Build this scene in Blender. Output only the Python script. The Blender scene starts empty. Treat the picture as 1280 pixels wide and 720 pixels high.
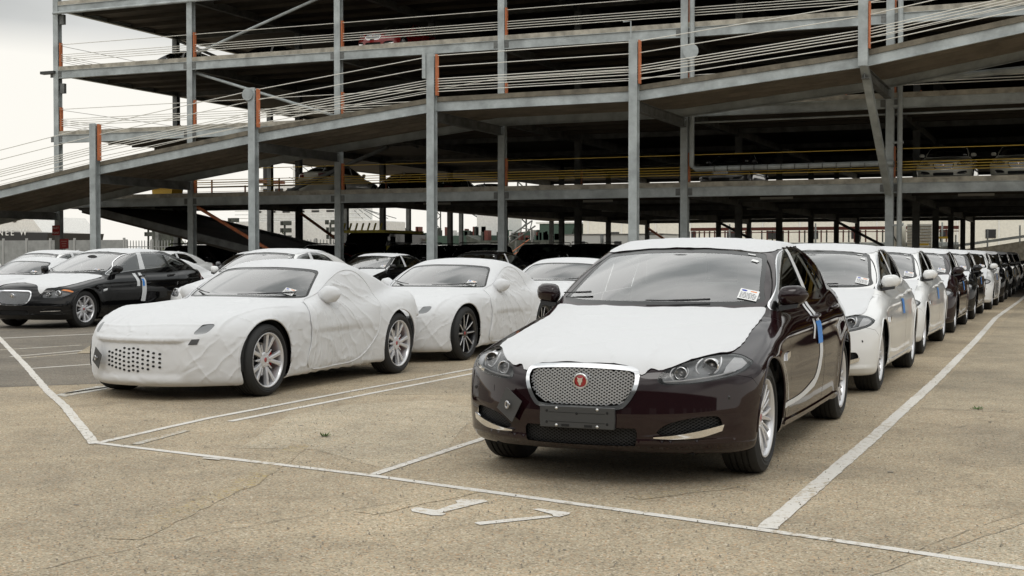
# Vehicle storage yard beside a steel multi-storey deck
import bpy, bmesh, math, random
import numpy as np
from mathutils import Vector, Matrix
random.seed(7); rng = np.random.default_rng(7)
S = bpy.context.scene
COL = S.collection
R = math.radians

# ------------------------------------------------------------------ camera
cam = bpy.data.cameras.new('camera'); camo = bpy.data.objects.new('camera', cam); COL.objects.link(camo)
camo.location = (0, 0, 1.342)
camo.rotation_euler = (R(90 - 1.4234), 0, R(22.85))
cam.sensor_width = 36; cam.lens = 1650 / 1280 * 36
cam.clip_start = .05; cam.clip_end = 3000
S.camera = camo

# ------------------------------------------------------------------ sky and light
SUN_EL, SUN_AZ = 52, 150
w = bpy.data.worlds.new('World'); S.world = w; w.use_nodes = True
nt = w.node_tree; nt.nodes.clear()
def N(t, ty, **k):
    n = t.nodes.new(ty)
    for a, b in k.items():
        if a[0] == '_': n.inputs[a[1:].replace('_', ' ')].default_value = b
        else: setattr(n, a, b)
    return n
out = N(nt, 'ShaderNodeOutputWorld'); bg = N(nt, 'ShaderNodeBackground'); bg.inputs[1].default_value = .1
sky = N(nt, 'ShaderNodeTexSky', sky_type='NISHITA', sun_disc=False, sun_elevation=R(SUN_EL), sun_rotation=R(SUN_AZ), air_density=1.5, dust_density=3)
tc = N(nt, 'ShaderNodeTexCoord')
mp = N(nt, 'ShaderNodeMapping'); mp.inputs['Scale'].default_value = (1, 1, 3.2); mp.inputs['Location'].default_value = (.35, .1, .12)
nz = N(nt, 'ShaderNodeTexNoise', _Scale=1.5, _Detail=5, _Roughness=.45)
rp = N(nt, 'ShaderNodeValToRGB'); e = rp.color_ramp.elements
e[0].position = .42; e[0].color = (5.0, 5.2, 5.15, 1); e[1].position = .55; e[1].color = (10.2, 10.2, 9.95, 1)
sep = N(nt, 'ShaderNodeSeparateXYZ')
zr = N(nt, 'ShaderNodeMapRange'); zr.inputs[1].default_value = .17; zr.inputs[2].default_value = .55; zr.inputs[3].default_value = .72; zr.inputs[4].default_value = 1.62
hz = N(nt, 'ShaderNodeMapRange'); hz.inputs[1].default_value = .146; hz.inputs[2].default_value = .168
mh = N(nt, 'ShaderNodeMixRGB'); mh.inputs[1].default_value = (10.4, 10.1, 9.4, 1)
ml = N(nt, 'ShaderNodeVectorMath', operation='SCALE')
mx = N(nt, 'ShaderNodeMixRGB'); mx.inputs[0].default_value = .93
L = nt.links.new
L(tc.outputs['Generated'], mp.inputs[0]); L(mp.outputs[0], nz.inputs['Vector']); L(nz.outputs['Fac'], rp.inputs[0])
L(tc.outputs['Generated'], sep.inputs[0]); L(sep.outputs['Z'], zr.inputs[0]); wob = N(nt, 'ShaderNodeMath', operation='MULTIPLY_ADD'); wob.inputs[1].default_value = .07; wob2 = N(nt, 'ShaderNodeMath', operation='SUBTRACT'); wob2.inputs[1].default_value = .033
L(nz.outputs['Fac'], wob.inputs[0]); L(sep.outputs['Z'], wob.inputs[2]); L(wob.outputs[0], wob2.inputs[0]); L(wob2.outputs[0], hz.inputs[0])
L(rp.outputs[0], ml.inputs[0]); L(zr.outputs[0], ml.inputs['Scale']); L(hz.outputs[0], mh.inputs[0]); L(ml.outputs[0], mh.inputs[2])
L(sky.outputs[0], mx.inputs[1]); L(mh.outputs[0], mx.inputs[2]); L(mx.outputs[0], bg.inputs[0]); L(bg.outputs[0], out.inputs[0])
sun = bpy.data.lights.new('sun', 'SUN'); sun.energy = .6; sun.angle = R(25); sun.color = (1, .98, .94)
suno = bpy.data.objects.new('sun', sun); COL.objects.link(suno)
az = R(SUN_AZ); el = R(SUN_EL); sd = Vector((math.sin(az) * math.cos(el), math.cos(az) * math.cos(el), math.sin(el)))
suno.rotation_euler = sd.to_track_quat('Z', 'Y').to_euler(); suno.location = sd * 60
S.view_settings.view_transform = 'Standard'; S.view_settings.look = 'None'; S.view_settings.exposure = 0; S.view_settings.gamma = 1
S.cycles.max_bounces = 8; S.cycles.diffuse_bounces = 3; S.cycles.transparent_max_bounces = 16
S.cycles.use_denoising = True; S.cycles.caustics_reflective = False; S.cycles.caustics_refractive = False

# ------------------------------------------------------------------ materials
MT = {}
def srgb(*c): return tuple(((v / 255) / 12.92 if v / 255 <= .04045 else ((v / 255 + .055) / 1.055) ** 2.4) for v in c) + (1,)
def mat(name, col=(.5, .5, .5), rough=.5, metal=0., coat=0., bump=0., bscale=20, var=0., vscale=4, emit=None, spec=.5, col2=None, detail=5, sheen=0, objrand=False, coatr=.04):
    if name in MT: return MT[name]
    m = bpy.data.materials.new(name); m.use_nodes = True; t = m.node_tree; b = t.nodes['Principled BSDF']
    col = tuple(col[:3]) + (1,)
    b.inputs['Base Color'].default_value = col; b.inputs['Roughness'].default_value = rough; b.inputs['Metallic'].default_value = metal
    b.inputs['Coat Weight'].default_value = coat; b.inputs['Coat Roughness'].default_value = coatr; b.inputs['Specular IOR Level'].default_value = spec
    if sheen: b.inputs['Sheen Weight'].default_value = sheen
    if emit: b.inputs['Emission Color'].default_value = tuple(emit[:3]) + (1,); b.inputs['Emission Strength'].default_value = emit[3]
    c = t.nodes.new('ShaderNodeTexCoord')
    if var or col2:
        n = N(t, 'ShaderNodeTexNoise', _Scale=vscale, _Detail=detail, _Roughness=.6); t.links.new(c.outputs['Object'], n.inputs['Vector'])
        r = N(t, 'ShaderNodeValToRGB'); r.color_ramp.elements[0].position = .35; r.color_ramp.elements[1].position = .65
        c2 = tuple(col2[:3]) + (1,) if col2 else tuple(min(1, v * (1 + var)) for v in col[:3]) + (1,)
        c1 = col if col2 else tuple(v * (1 - var) for v in col[:3]) + (1,)
        r.color_ramp.elements[0].color = c1; r.color_ramp.elements[1].color = c2
        t.links.new(n.outputs['Fac'], r.inputs[0]); t.links.new(r.outputs[0], b.inputs['Base Color'])
    if bump:
        n2 = N(t, 'ShaderNodeTexNoise', _Scale=bscale, _Detail=detail, _Roughness=.6); t.links.new(c.outputs['Object'], n2.inputs['Vector'])
        bm_ = N(t, 'ShaderNodeBump', _Strength=bump, _Distance=.02); t.links.new(n2.outputs['Fac'], bm_.inputs['Height']); t.links.new(bm_.outputs[0], b.inputs['Normal'])
    MT[name] = m; return m
def glassmat(name, tint, ior=1.5, rough=0.0):
    m = bpy.data.materials.new(name); m.use_nodes = True; t = m.node_tree; t.nodes.clear()
    o = N(t, 'ShaderNodeOutputMaterial'); a = N(t, 'ShaderNodeBsdfTransparent'); a.inputs[0].default_value = tuple(tint) + (1,)
    g = N(t, 'ShaderNodeBsdfGlossy'); g.inputs['Roughness'].default_value = rough; f0 = N(t, 'ShaderNodeFresnel'); f0.inputs[0].default_value = ior; f = N(t, 'ShaderNodeMath', operation='MULTIPLY', use_clamp=True); f.inputs[1].default_value = 1.0 if ior < 1.6 else 2.05; t.links.new(f0.outputs[0], f.inputs[0])
    x = N(t, 'ShaderNodeMixShader'); t.links.new(f.outputs[0], x.inputs[0]); t.links.new(a.outputs[0], x.inputs[1]); t.links.new(g.outputs[0], x.inputs[2]); t.links.new(x.outputs[0], o.inputs[0])
    MT[name] = m; return m
M = dict(
 brown=mat('maroon_brown_paint', (.012, .0038, .005), .4, 0, 1., spec=0.), black=mat('black_paint', (.004, .004, .0045), .4, 0, 1., spec=0.),
 white=mat('white_paint', (.74, .74, .73), .35, 0, 1.), green=mat('dark_green_paint', (.02, .06, .045), .3, .3, 1.), grey=mat('grey_paint', (.12, .12, .125), .3, .6, 1.),
 red=mat('red_paint', (.3, .012, .012), .3, .1, 1.), silver=mat('silver_paint', (.42, .43, .44), .3, .8, 1.),
 chrome=mat('chrome', (.82, .82, .83), .08, 1.), dullmetal=mat('satin_metal', (.5, .5, .51), .3, 1.), alloy=mat('alloy_silver', (.68, .68, .70), .28, .5, .5), gmesh=mat('grille_mesh_silver', (.50, .52, .55), .3, .55),
 alloyblack=mat('alloy_black', (.02, .02, .022), .3, .3, .7), rubber=mat('tyre_rubber', (.018, .018, .018), .75, bump=.15, bscale=60), sens=mat('sensor_ring', (.03, .03, .03), .4), trim=mat('black_plastic', (.014, .014, .015), .5, bump=.08, bscale=150),
 gloss=mat('gloss_black', (.008, .008, .008), .12), under=mat('underbody', (.01, .01, .01), .9), frit=mat('glass_edge_black', (.012, .013, .013), .25),
 seat=mat('seat_leather', (.30, .29, .27), .55), dash=mat('dashboard_plastic', (.045, .045, .045), .7), disc=mat('brake_disc', (.35, .34, .33), .35, .9),
 caliper=mat('red_caliper', (.55, .02, .015), .35, 0, .6), badge=mat('badge_red', (.35, .01, .015), .3, .2, 1.), amber=mat('amber_lens', (.75, .22, .03), .15, 0, 1.),
 pale=mat('pale_paint', (.74, .72, .62), .35, 0, 1.), redlens=mat('red_lens', (.14, .006, .006), .1, 0, 1.), bucket=mat('lamp_bucket', (.22, .225, .23), .3, .35), lampwhite=mat('lamp_reflector', (.74, .74, .75), .3, .1),
 tape=mat('white_tape', (.66, .67, .68), .45, bump=.1, bscale=30), blue=mat('blue_tape', (.04, .22, .62), .45), label=mat('paper_label', (.8, .8, .79), .5), ink=mat('label_ink', (.05, .05, .06), .6),
 inkblue=mat('label_ink_blue', (.03, .06, .4), .6), inkorange=mat('label_ink_orange', (.8, .25, .05), .6), card=mat('dark_grey_card', (.055, .055, .055), .6, bump=.1, bscale=60), plate=mat('plate_holder_plastic', (.045, .046, .046), .5),
 clip=mat('silver_screw', (.6, .6, .6), .3, .9),
)
glassmat('car_glass', (.84, .90, .87), 1.95); glassmat('lamp_glass', (.92, .92, .92)); glassmat('dark_glass', (.22, .25, .24))
# thin non-woven film and cover cloth: white, soft, crumpled
def clothmat(name, col, b1, s1, b2, s2, stretch=(1, 1, 1), ridged=False):
    m = bpy.data.materials.new(name); m.use_nodes = True; t = m.node_tree; b = t.nodes['Principled BSDF']
    b.inputs['Roughness'].default_value = .62; b.inputs['Specular IOR Level'].default_value = .35; b.inputs['Sheen Weight'].default_value = .15
    c = t.nodes.new('ShaderNodeTexCoord'); mpp = N(t, 'ShaderNodeMapping'); mpp.inputs['Scale'].default_value = stretch
    n = N(t, 'ShaderNodeTexNoise', _Scale=s1, _Detail=6, _Roughness=.55, _Distortion=.6); n2 = N(t, 'ShaderNodeTexNoise', _Scale=s2, _Detail=3, _Roughness=.6)
    if ridged: n.noise_type = 'RIDGED_MULTIFRACTAL'; n.inputs['Detail'].default_value = 3; n.inputs['Distortion'].default_value = 1.1; n.inputs['Roughness'].default_value = .45
    L = t.links.new; L(c.outputs['Object'], mpp.inputs[0]); L(mpp.outputs[0], n.inputs['Vector']); L(c.outputs['Object'], n2.inputs['Vector'])
    u = N(t, 'ShaderNodeBump', _Strength=b1, _Distance=.03); u2 = N(t, 'ShaderNodeBump', _Strength=b2, _Distance=.004)
    L(n.outputs['Fac'], u.inputs['Height']); L(n2.outputs['Fac'], u2.inputs['Height']); L(u.outputs[0], u2.inputs['Normal']); L(u2.outputs[0], b.inputs['Normal'])
    r = N(t, 'ShaderNodeMapRange'); r.inputs[1].default_value = .3; r.inputs[2].default_value = .7; r.inputs[3].default_value = .94; r.inputs[4].default_value = 1.04
    v = N(t, 'ShaderNodeVectorMath', operation='SCALE'); v.inputs[0].default_value = col; L(n.outputs['Fac'], r.inputs[0]); L(r.outputs[0], v.inputs['Scale']); L(v.outputs[0], b.inputs['Base Color'])
    MT[name] = m; return m
M['film'] = clothmat('protective_film', (.705, .71, .72), .30, 2.4, .5, 220, (1, 1, 1), True)
M['cover'] = clothmat('cover_cloth', (.70, .705, .715), .5, 5.5, .4, 260, (1, .6, 1), True)
M['glass'] = MT['car_glass']; M['lamp'] = MT['lamp_glass']; M['dglass'] = MT['dark_glass']

# ------------------------------------------------------------------ mesh helpers
def tag(o, label=None, cat=None, group=None, kind=None):
    for k, v in (('label', label), ('category', cat), ('group', group), ('kind', kind)):
        if v: o[k] = v
    return o
def empty(name, loc=(0, 0, 0), rz=0, label=None, cat=None, group=None):
    o = bpy.data.objects.new(name, None); COL.objects.link(o); o.location = loc; o.rotation_euler = (0, 0, rz); o.empty_display_size = .2
    return tag(o, label, cat, group)
def link(name, me, m=None, parent=None):
    o = bpy.data.objects.new(name, me); COL.objects.link(o)
    if m is not None and not me.materials: me.materials.append(m)
    if parent: o.parent = parent
    return o
def mesh(name, P, F, m, parent=None, smooth=False, normals=None, fm=None, mats=None):
    me = bpy.data.meshes.new(name); me.from_pydata([tuple(map(float, p)) for p in P], [], [tuple(map(int, f)) for f in F])
    if mats:
        for q in mats: me.materials.append(q)
        me.polygons.foreach_set('material_index', fm)
    else: me.materials.append(m)
    if smooth: me.polygons.foreach_set('use_smooth', [True] * len(me.polygons))
    me.update()
    if normals is not None: me.normals_split_custom_set_from_vertices([tuple(map(float, q)) for q in normals])
    return link(name, me, None, parent)
class MB:
    "collects boxes, bars, tubes, prisms and lathes; build() links them as one mesh object"
    def __init__(s): s.P = []; s.F = []; s.X = None
    def add(s, P, F):
        n = len(s.P)
        s.P += [tuple(p) for p in P]; s.F += [tuple(i + n for i in f) for f in F]; return s
    def box(s, a, b):
        (x0, y0, z0), (x1, y1, z1) = a, b
        x0, x1 = sorted((x0, x1)); y0, y1 = sorted((y0, y1)); z0, z1 = sorted((z0, z1))
        return s.add([(x0, y0, z0), (x1, y0, z0), (x1, y1, z0), (x0, y1, z0), (x0, y0, z1), (x1, y0, z1), (x1, y1, z1), (x0, y1, z1)],
                     [(0, 3, 2, 1), (4, 5, 6, 7), (0, 1, 5, 4), (1, 2, 6, 5), (2, 3, 7, 6), (3, 0, 4, 7)])
    def bar(s, a, b, w, h, up=(0, 0, 1)):
        a = Vector(a); b = Vector(b); d = (b - a).normalized(); u = Vector(up); sx = d.cross(u)
        if sx.length < 1e-3: sx = d.cross(Vector((1, 0, 0)))
        sx.normalize(); u = sx.cross(d); P = []
        for c in (a, b):
            for i, j in ((-1, -1), (1, -1), (1, 1), (-1, 1)): P.append(c + sx * i * w / 2 + u * j * h / 2)
        return s.add(P, [(3, 2, 1, 0), (4, 5, 6, 7), (0, 1, 5, 4), (1, 2, 6, 5), (2, 3, 7, 6), (3, 0, 4, 7)])
    def tube(s, pts, r, n=8, cap=True, closed=False):
        pts = [Vector(p) for p in pts]; rs = r if hasattr(r, '__len__') else [r] * len(pts); P = []; k = len(pts)
        pu = None
        for i, p in enumerate(pts):
            a = pts[i - 1] if (i > 0 or closed) else p; b = pts[(i + 1) % k] if (i < k - 1 or closed) else p
            d = (b - a).normalized()
            if pu is None: pu = Vector((0, 0, 1)) if abs(d.z) < .9 else Vector((1, 0, 0))
            u = (pu - d * pu.dot(d)).normalized(); pu = u; v = d.cross(u)
            for j in range(n): t = 2 * math.pi * j / n; P.append(p + (u * math.cos(t) + v * math.sin(t)) * rs[i])
        F = [(i * n + j, i * n + (j + 1) % n, (i + 1) % k * n + (j + 1) % n, (i + 1) % k * n + j) for i in range(k if closed else k - 1) for j in range(n)]
        if cap and not closed: F += [tuple(range(n))[::-1], tuple((k - 1) * n + j for j in range(n))]
        return s.add(P, F)
    def lathe(s, prof, n=32, axis='x', c=(0, 0, 0), caps=False):
        P = []; F = []; k = len(prof)
        for a, r in prof:
            for j in range(n):
                t = 2 * math.pi * j / n; u, v = r * math.cos(t), r * math.sin(t)
                q = {'x': (a, u, v), 'y': (u, a, v), 'z': (u, v, a)}[axis]; P.append((q[0] + c[0], q[1] + c[1], q[2] + c[2]))
        for i in range(k - 1):
            for j in range(n): F.append((i * n + j, i * n + (j + 1) % n, (i + 1) * n + (j + 1) % n, (i + 1) * n + j))
        if caps: F += [tuple(range(n))[::-1], tuple((k - 1) * n + j for j in range(n))]
        return s.add(P, F)
    def prism(s, poly, a, b, axis='x'):
        "poly of 2D points extruded between a and b along axis"
        n = len(poly); f = {'x': lambda u, v, w: (w, u, v), 'y': lambda u, v, w: (u, w, v), 'z': lambda u, v, w: (u, v, w)}[axis]
        P = [f(u, v, a) for u, v in poly] + [f(u, v, b) for u, v in poly]
        F = [tuple(range(n))[::-1], tuple(range(n, 2 * n))] + [(i, (i + 1) % n, n + (i + 1) % n, n + i) for i in range(n)]
        return s.add(P, F)
    def ell(s, c, r, nu=12, nv=8):
        P = []; F = []
        for i in range(nv + 1):
            a = math.pi * i / nv
            for j in range(nu): t = 2 * math.pi * j / nu; P.append((c[0] + r[0] * math.sin(a) * math.cos(t), c[1] + r[1] * math.sin(a) * math.sin(t), c[2] + r[2] * math.cos(a)))
        for i in range(nv):
            for j in range(nu): F.append((i * nu + j, (i + 1) * nu + j, (i + 1) * nu + (j + 1) % nu, i * nu + (j + 1) % nu))
        return s.add(P, F)
    def build(s, name, m, parent=None, smooth=False, bevel=0, auto=False):
        me = bpy.data.meshes.new(name); me.from_pydata([tuple(p) for p in s.P], [], s.F); me.materials.append(m)
        b = bmesh.new(); b.from_mesh(me); bmesh.ops.recalc_face_normals(b, faces=b.faces)
        if bevel: bmesh.ops.bevel(b, geom=b.edges[:], offset=bevel, segments=2, affect='EDGES', profile=.5)
        if smooth or auto:
            for f in b.faces: f.smooth = True
            if auto:
                for e_ in b.edges:
                    if len(e_.link_faces) == 2 and e_.calc_face_angle(0) > .6: e_.smooth = False
        b.to_mesh(me); b.free(); me.update()
        return link(name, me, None, parent)
def copy_tree(o, parent=None):
    c = o.copy(); COL.objects.link(c); c.parent = parent
    for ch in list(o.children): copy_tree(ch, c)
    return c
def circ(n, r=1., ph=0): return [(r * math.cos(2 * math.pi * i / n + ph), r * math.sin(2 * math.pi * i / n + ph)) for i in range(n)]
def crv(keys,n=400):
    k=np.array(sorted(keys),float); x,y=k[:,0],k[:,1]; h=np.diff(x); d=np.diff(y)/h
    m=np.zeros(len(x)); m[0]=d[0]; m[-1]=d[-1]
    for i in range(1,len(x)-1):
        if d[i-1]*d[i]>0:
            w1=2*h[i]+h[i-1]; w2=h[i]+2*h[i-1]; m[i]=(w1+w2)/(w1/d[i-1]+w2/d[i])
    X=np.linspace(x[0],x[-1],n); i=np.clip(np.searchsorted(x,X,side='right')-1,0,len(x)-2)
    t=(X-x[i])/h[i]; Y=(2*t**3-3*t**2+1)*y[i]+(t**3-2*t**2+t)*h[i]*m[i]+(-2*t**3+3*t**2)*y[i+1]+(t**3-t**2)*h[i]*m[i+1]
    K=np.exp(-np.linspace(-2,2,13)**2); K/=K.sum(); Y=np.convolve(np.pad(Y,6,mode='reflect',reflect_type='odd'),K,'valid')
    return lambda v: np.interp(v,X,Y)
def smax(a,b,k):
    h=np.clip(.5+.5*(a-b)/k,0,1); return b*(1-h)+a*h+k*h*(1-h)
def smin(a,b,k): return -smax(-a,-b,k)
def gs(d,s): return np.exp(-(d/s)**2)
class Car:
    def __init__(s,**k):
        s.lip=.016; s.__dict__.update(k)
        s.top=crv(s.top_k); s.front=crv(s.front_k); s.rear=crv(s.rear_k); s.wid=crv(s.wid_k); s.prof=crv(s.prof_k)
        s.roof=crv(s.roof_k); s.crn=crv(s.crn_k); s.bot=crv(s.bot_k); s.gh=crv(s.gh_k)
    def body(s,x,y,z):
        ax=np.sqrt(x*x+1e-4)
        zc=s.top(y); T=z-(zc-s.crn(y)*(ax/.85)**2.3)
        if s.bulge: T=T-s.bulge*gs(ax-s.bx(y),.13)*np.clip((y+.75)/.6,0,1)*np.clip((.75-y)/.3,0,1)
        W=s.wid(y)+s.prof(z)+s.flare*gs(np.hypot(y,z-s.wr)-s.wr-.05,.10)*(z>.1)+s.flare*gs(np.hypot(y-s.wb,z-s.wr)-s.wr-.05,.10)
        if s.crease: W=W+s.crease*gs(z-s.crz(y),.035)
        S=ax-W
        F=(s.front(z)-s.lip*gs(z-.262,.020)+s.nb*(ax/.88)**s.npow-y)*.8
        R=(y-(s.rear(z)-s.rb*(ax/.88)**2.8))*.8
        B=s.bot(y)-z
        f=smax(T,S,s.kts); f=smax(f,F,s.kf); f=smax(f,R,.10); f=smax(f,B,.05)
        return f
    def house(s,x,y,z):
        ax=np.sqrt(x*x+1e-4)
        R=z-(s.roof(y)-s.rc*(ax/.6)**2)
        S=(ax-s.gh(y)+s.tumble*(z-.97)+s.tb2*(z-.97)**2)*.93
        (y0,z0),(y1,z1)=s.ws; L=np.hypot(y1-y0,z1-z0); ny,nz=-(z1-z0)/L,(y1-y0)/L
        t=((y-y0)*(y1-y0)+(z-z0)*(z1-z0))/L/L
        Wd=(y-y0-s.wsb*(ax/.65)**2.2)*ny+(z-z0)*nz - s.wscv*4*t*(1-t)
        (y0,z0),(y1,z1)=s.bl; L=np.hypot(y1-y0,z1-z0); ny,nz=(z0-z1)/L,(y1-y0)/L
        t=((y-y0)*(y1-y0)+(z-z0)*(z1-z0))/L/L
        Bl=(y-y0+s.blb*(ax/.6)**2.2)*ny+(z-z0)*nz - s.blcv*4*t*(1-t)
        f=smax(R,S,s.kr); f=smax(f,Wd,s.kw); f=smax(f,Bl,s.kb); f=smax(f,.6-z,.05)
        return f
    def f(s,p):
        x,y,z=p[...,0],p[...,1],p[...,2]
        return smin(s.body(x,y,z),s.house(x,y,z),s.ku)
    def grad(s,p,e=2e-3):
        g=np.empty_like(p)
        for i in range(3):
            d=np.zeros(3); d[i]=e; g[...,i]=(s.f(p+d)-s.f(p-d))/(2*e)
        return g
    def nrm(s,p):
        g=s.grad(p); return g/np.maximum(np.linalg.norm(g,axis=-1,keepdims=True),1e-9)
    def snap(s,p,it=4):
        for _ in range(it):
            g=s.grad(p); p=p-s.f(p)[...,None]*g/np.maximum((g*g).sum(-1,keepdims=True),.05)
        return p
    def cast(s,o,d,t0=0,t1=3,n=300):
        """first hit of rays o+t d (arrays) from outside"""
        o=np.asarray(o,float);d=np.asarray(d,float)
        ts=np.linspace(t0,t1,n); P=o[:,None]+ts[None,:,None]*d[:,None]
        v=s.f(P)<0; hit=v.any(1); i=np.clip(v.argmax(1),1,n-1)
        a=ts[i-1];b=ts[i]
        for _ in range(20):
            m=(a+b)/2; q=s.f(o+m[:,None]*d)<0; b=np.where(q,m,b); a=np.where(q,a,m)
        return o+a[:,None]*d,hit
def nets(car,lo,hi,h):
    ax=[np.arange(l,u+h,h) for l,u in zip(lo,hi)]
    nx,ny,nz=map(len,ax)
    G=np.stack(np.meshgrid(*ax,indexing='ij'),-1).astype(np.float32)
    V=np.empty((nx,ny,nz),np.float32)
    for i in range(nx): V[i]=car.f(G[i].astype(float))
    ins=V<0
    c=ins[:-1,:-1,:-1].astype(np.int8)
    tot=sum(ins[a:nx-1+a,b:ny-1+b,d:nz-1+d].astype(np.int8) for a in(0,1) for b in(0,1) for d in(0,1))
    act=(tot>0)&(tot<8); idx=-np.ones(act.shape,int); ijk=np.argwhere(act); idx[act]=np.arange(len(ijk))
    acc=np.zeros((len(ijk),3)); cnt=np.zeros(len(ijk)); lo0=np.array([a[0] for a in ax])
    cor=[(a,b,d) for a in(0,1) for b in(0,1) for d in(0,1)]
    for a in cor:
        for k in range(3):
            if a[k]==0:
                b=list(a); b[k]=1
                va=V[tuple((ijk+a).T)]; vb=V[tuple((ijk+b).T)]; m=(va<0)!=(vb<0)
                t=np.where(m,va/(va-vb+1e-12),0)
                P=(ijk+a).astype(float); P[:,k]+=t
                acc[m]+=P[m]; cnt[m]+=1
    P=lo0+h*acc/cnt[:,None]
    F=[]
    for k in range(3):
        sl=[slice(None)]*3; sl2=[slice(None)]*3; sl[k]=slice(0,-1); sl2[k]=slice(1,None)
        a=ins[tuple(sl)];b=ins[tuple(sl2)]
        e=np.argwhere(a!=b); u,v=(k+1)%3,(k+2)%3
        ok=(e[:,u]>0)&(e[:,v]>0)&(e[:,u]<V.shape[u]-1)&(e[:,v]<V.shape[v]-1); e=e[ok]
        q=[]
        for du,dv in((-1,-1),(0,-1),(0,0),(-1,0)):
            c=e.copy(); c[:,u]+=du; c[:,v]+=dv; q.append(idx[tuple(c.T)])
        q=np.stack(q,1); fl=~a[tuple(e.T)]
        q[fl]=q[fl][:,::-1]; F.append(q)
    F=np.concatenate(F); return P,F
def catmull(pts, n=6, closed=True):
    p = np.array(pts, float); k = len(p); o = []
    for i in range(k if closed else k - 1):
        a, b, c, d = (p[(i + j) % k] if closed else p[min(max(i + j, 0), k - 1)] for j in (-1, 0, 1, 2))
        for t in np.linspace(0, 1, n, endpoint=False):
            o.append(.5 * (2 * b + (c - a) * t + (2 * a - 5 * b + 4 * c - d) * t * t + (3 * b - a - 3 * c + d) * t ** 3))
    if not closed: o.append(p[-1])
    return np.array(o)
def mirrorx(half): return list(half) + [(-x, z) for x, z in reversed(half) if abs(x) > 1e-6]
def psdf(poly, closed=True):
    "signed distance to a 2D polygon (negative inside); open: plain distance"
    A = np.array(poly, float); B = np.roll(A, -1, 0)
    if not closed: A, B = A[:-1], B[:-1]
    lo, hi = A.min(0) - .12, A.max(0) + .12
    if not closed: hi = np.maximum(hi, B.max(0) + .12)
    def f(u, v):
        o = np.full(len(u), .12); k = (u > lo[0]) & (u < hi[0]) & (v > lo[1]) & (v < hi[1])
        if not k.any(): return o
        q = np.stack([u[k], v[k]], 1)[:, None]; d = B - A; t = np.clip(((q - A) * d).sum(-1) / ((d * d).sum(-1) + 1e-12), 0, 1)
        D = np.sqrt((((q - A) - t[..., None] * d) ** 2).sum(-1).min(1))
        if closed:
            y = q[..., 1]; c = (A[:, 1] > y) != (B[:, 1] > y)
            xx = A[:, 0] + (y - A[:, 1]) / (B[:, 1] - A[:, 1] + 1e-12) * d[:, 0]
            D = np.where((c & (q[..., 0] < xx)).sum(1) % 2 == 1, -D, D)
        o[k] = D; return o
    return f
SIDE = lambda P: (P[:, 1], P[:, 2]); FRONT = lambda P: (P[:, 0], P[:, 2]); TOPV = lambda P: (P[:, 0], P[:, 1]); FABS = lambda P: (np.abs(P[:, 0]), P[:, 2]); TABS = lambda P: (np.abs(P[:, 0]), P[:, 1])
class Shell:
    "body surface cut into regions along smooth outlines"
    def __init__(s, car, lo, hi, h):
        s.car = car; P, F = nets(car, lo, hi, h); s.P = car.snap(P); s.F = np.concatenate([F, np.repeat(F[:, -1:], 5, 1)], 1); s.id = np.zeros(len(F), int); s.new = []
    def carve(s, fn, new, ids=(0,), region=None):
        v = fn(s.P); v = np.where(np.abs(v) < 1e-4, 1e-4, v)
        fv = v[s.F]; ok = np.isin(s.id, ids)
        if region is not None: rg = region(s.P); ok &= rg[s.F].all(1)
        mn, mx = fv.min(1), fv.max(1); inside = ok & (mx < 0); s.id[inside] = new
        mix = np.where(ok & (mn < 0) & (mx > 0))[0]
        # edges of neighbours outside the region stay uncut; the seam there is hidden
        P = list(s.P); ed = {}; nf = []; ni = []
        def cut(a, b):
            k = (a, b) if a < b else (b, a)
            if k not in ed: t = v[a] / (v[a] - v[b]); ed[k] = len(P); P.append(s.P[a] * (1 - t) + s.P[b] * t)
            return ed[k]
        for i in mix:
            f = [int(q) for q in s.F[i]]; g = [f[0]]
            for q in f[1:]:
                if q != g[-1]: g.append(q)
            if g[-1] == g[0]: g.pop()
            ins, outs = [], []
            for j, a in enumerate(g):
                b = g[(j + 1) % len(g)]
                (ins if v[a] < 0 else outs).append(a)
                if (v[a] < 0) != (v[b] < 0): c = cut(a, b); ins.append(c); outs.append(c)
            for q, k in ((ins, new), (outs, s.id[i])):
                if len(q) > 2: nf.append((q + [q[-1]] * 9)[:9] if len(q) < 10 else q[:9]); ni.append(k)
        if len(mix):
            keep = np.ones(len(s.F), bool); keep[mix] = False
            s.F = np.concatenate([s.F[keep], np.array(nf, int)]); s.id = np.concatenate([s.id[keep], np.array(ni, int)])
            s.P = np.array(P)
        return s
    def part(s, name, ids, m, parent, off=0., side=None, disp=None, bend=None):
        "mesh of the faces with these ids; side +1/-1 keeps one half; off moves along the normal"
        k = np.isin(s.id, ids if hasattr(ids, '__len__') else [ids]); F = s.F[k]
        if side: F = F[(s.P[F, 0].mean(1) * side) > 0]
        if not len(F): return None
        u, inv = np.unique(F, return_inverse=True); F = inv.reshape(F.shape); P = s.P[u]; Nn = s.car.nrm(P)
        if disp is not None:
            e_ = 4e-3; d0 = disp(P)
            gr = np.stack([(disp(P + np.eye(3)[i] * e_) - disp(P - np.eye(3)[i] * e_)) / (2 * e_) for i in range(3)], 1)
            gt = gr - (gr * Nn).sum(1, keepdims=True) * Nn; P = P + Nn * d0[:, None]; N2 = Nn - gt; N2 /= np.linalg.norm(N2, axis=1, keepdims=True)
        else: N2 = Nn
        P = P + N2 * off if np.isscalar(off) else P + off
        fl = []
        for f in F.tolist():
            g = [f[0]]
            for q in f[1:]:
                if q != g[-1]: g.append(q)
            if g[-1] == g[0]: g.pop()
            if len(g) > 2: fl.append(g)
        return mesh(name, P, fl, m, parent, True, N2)
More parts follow.
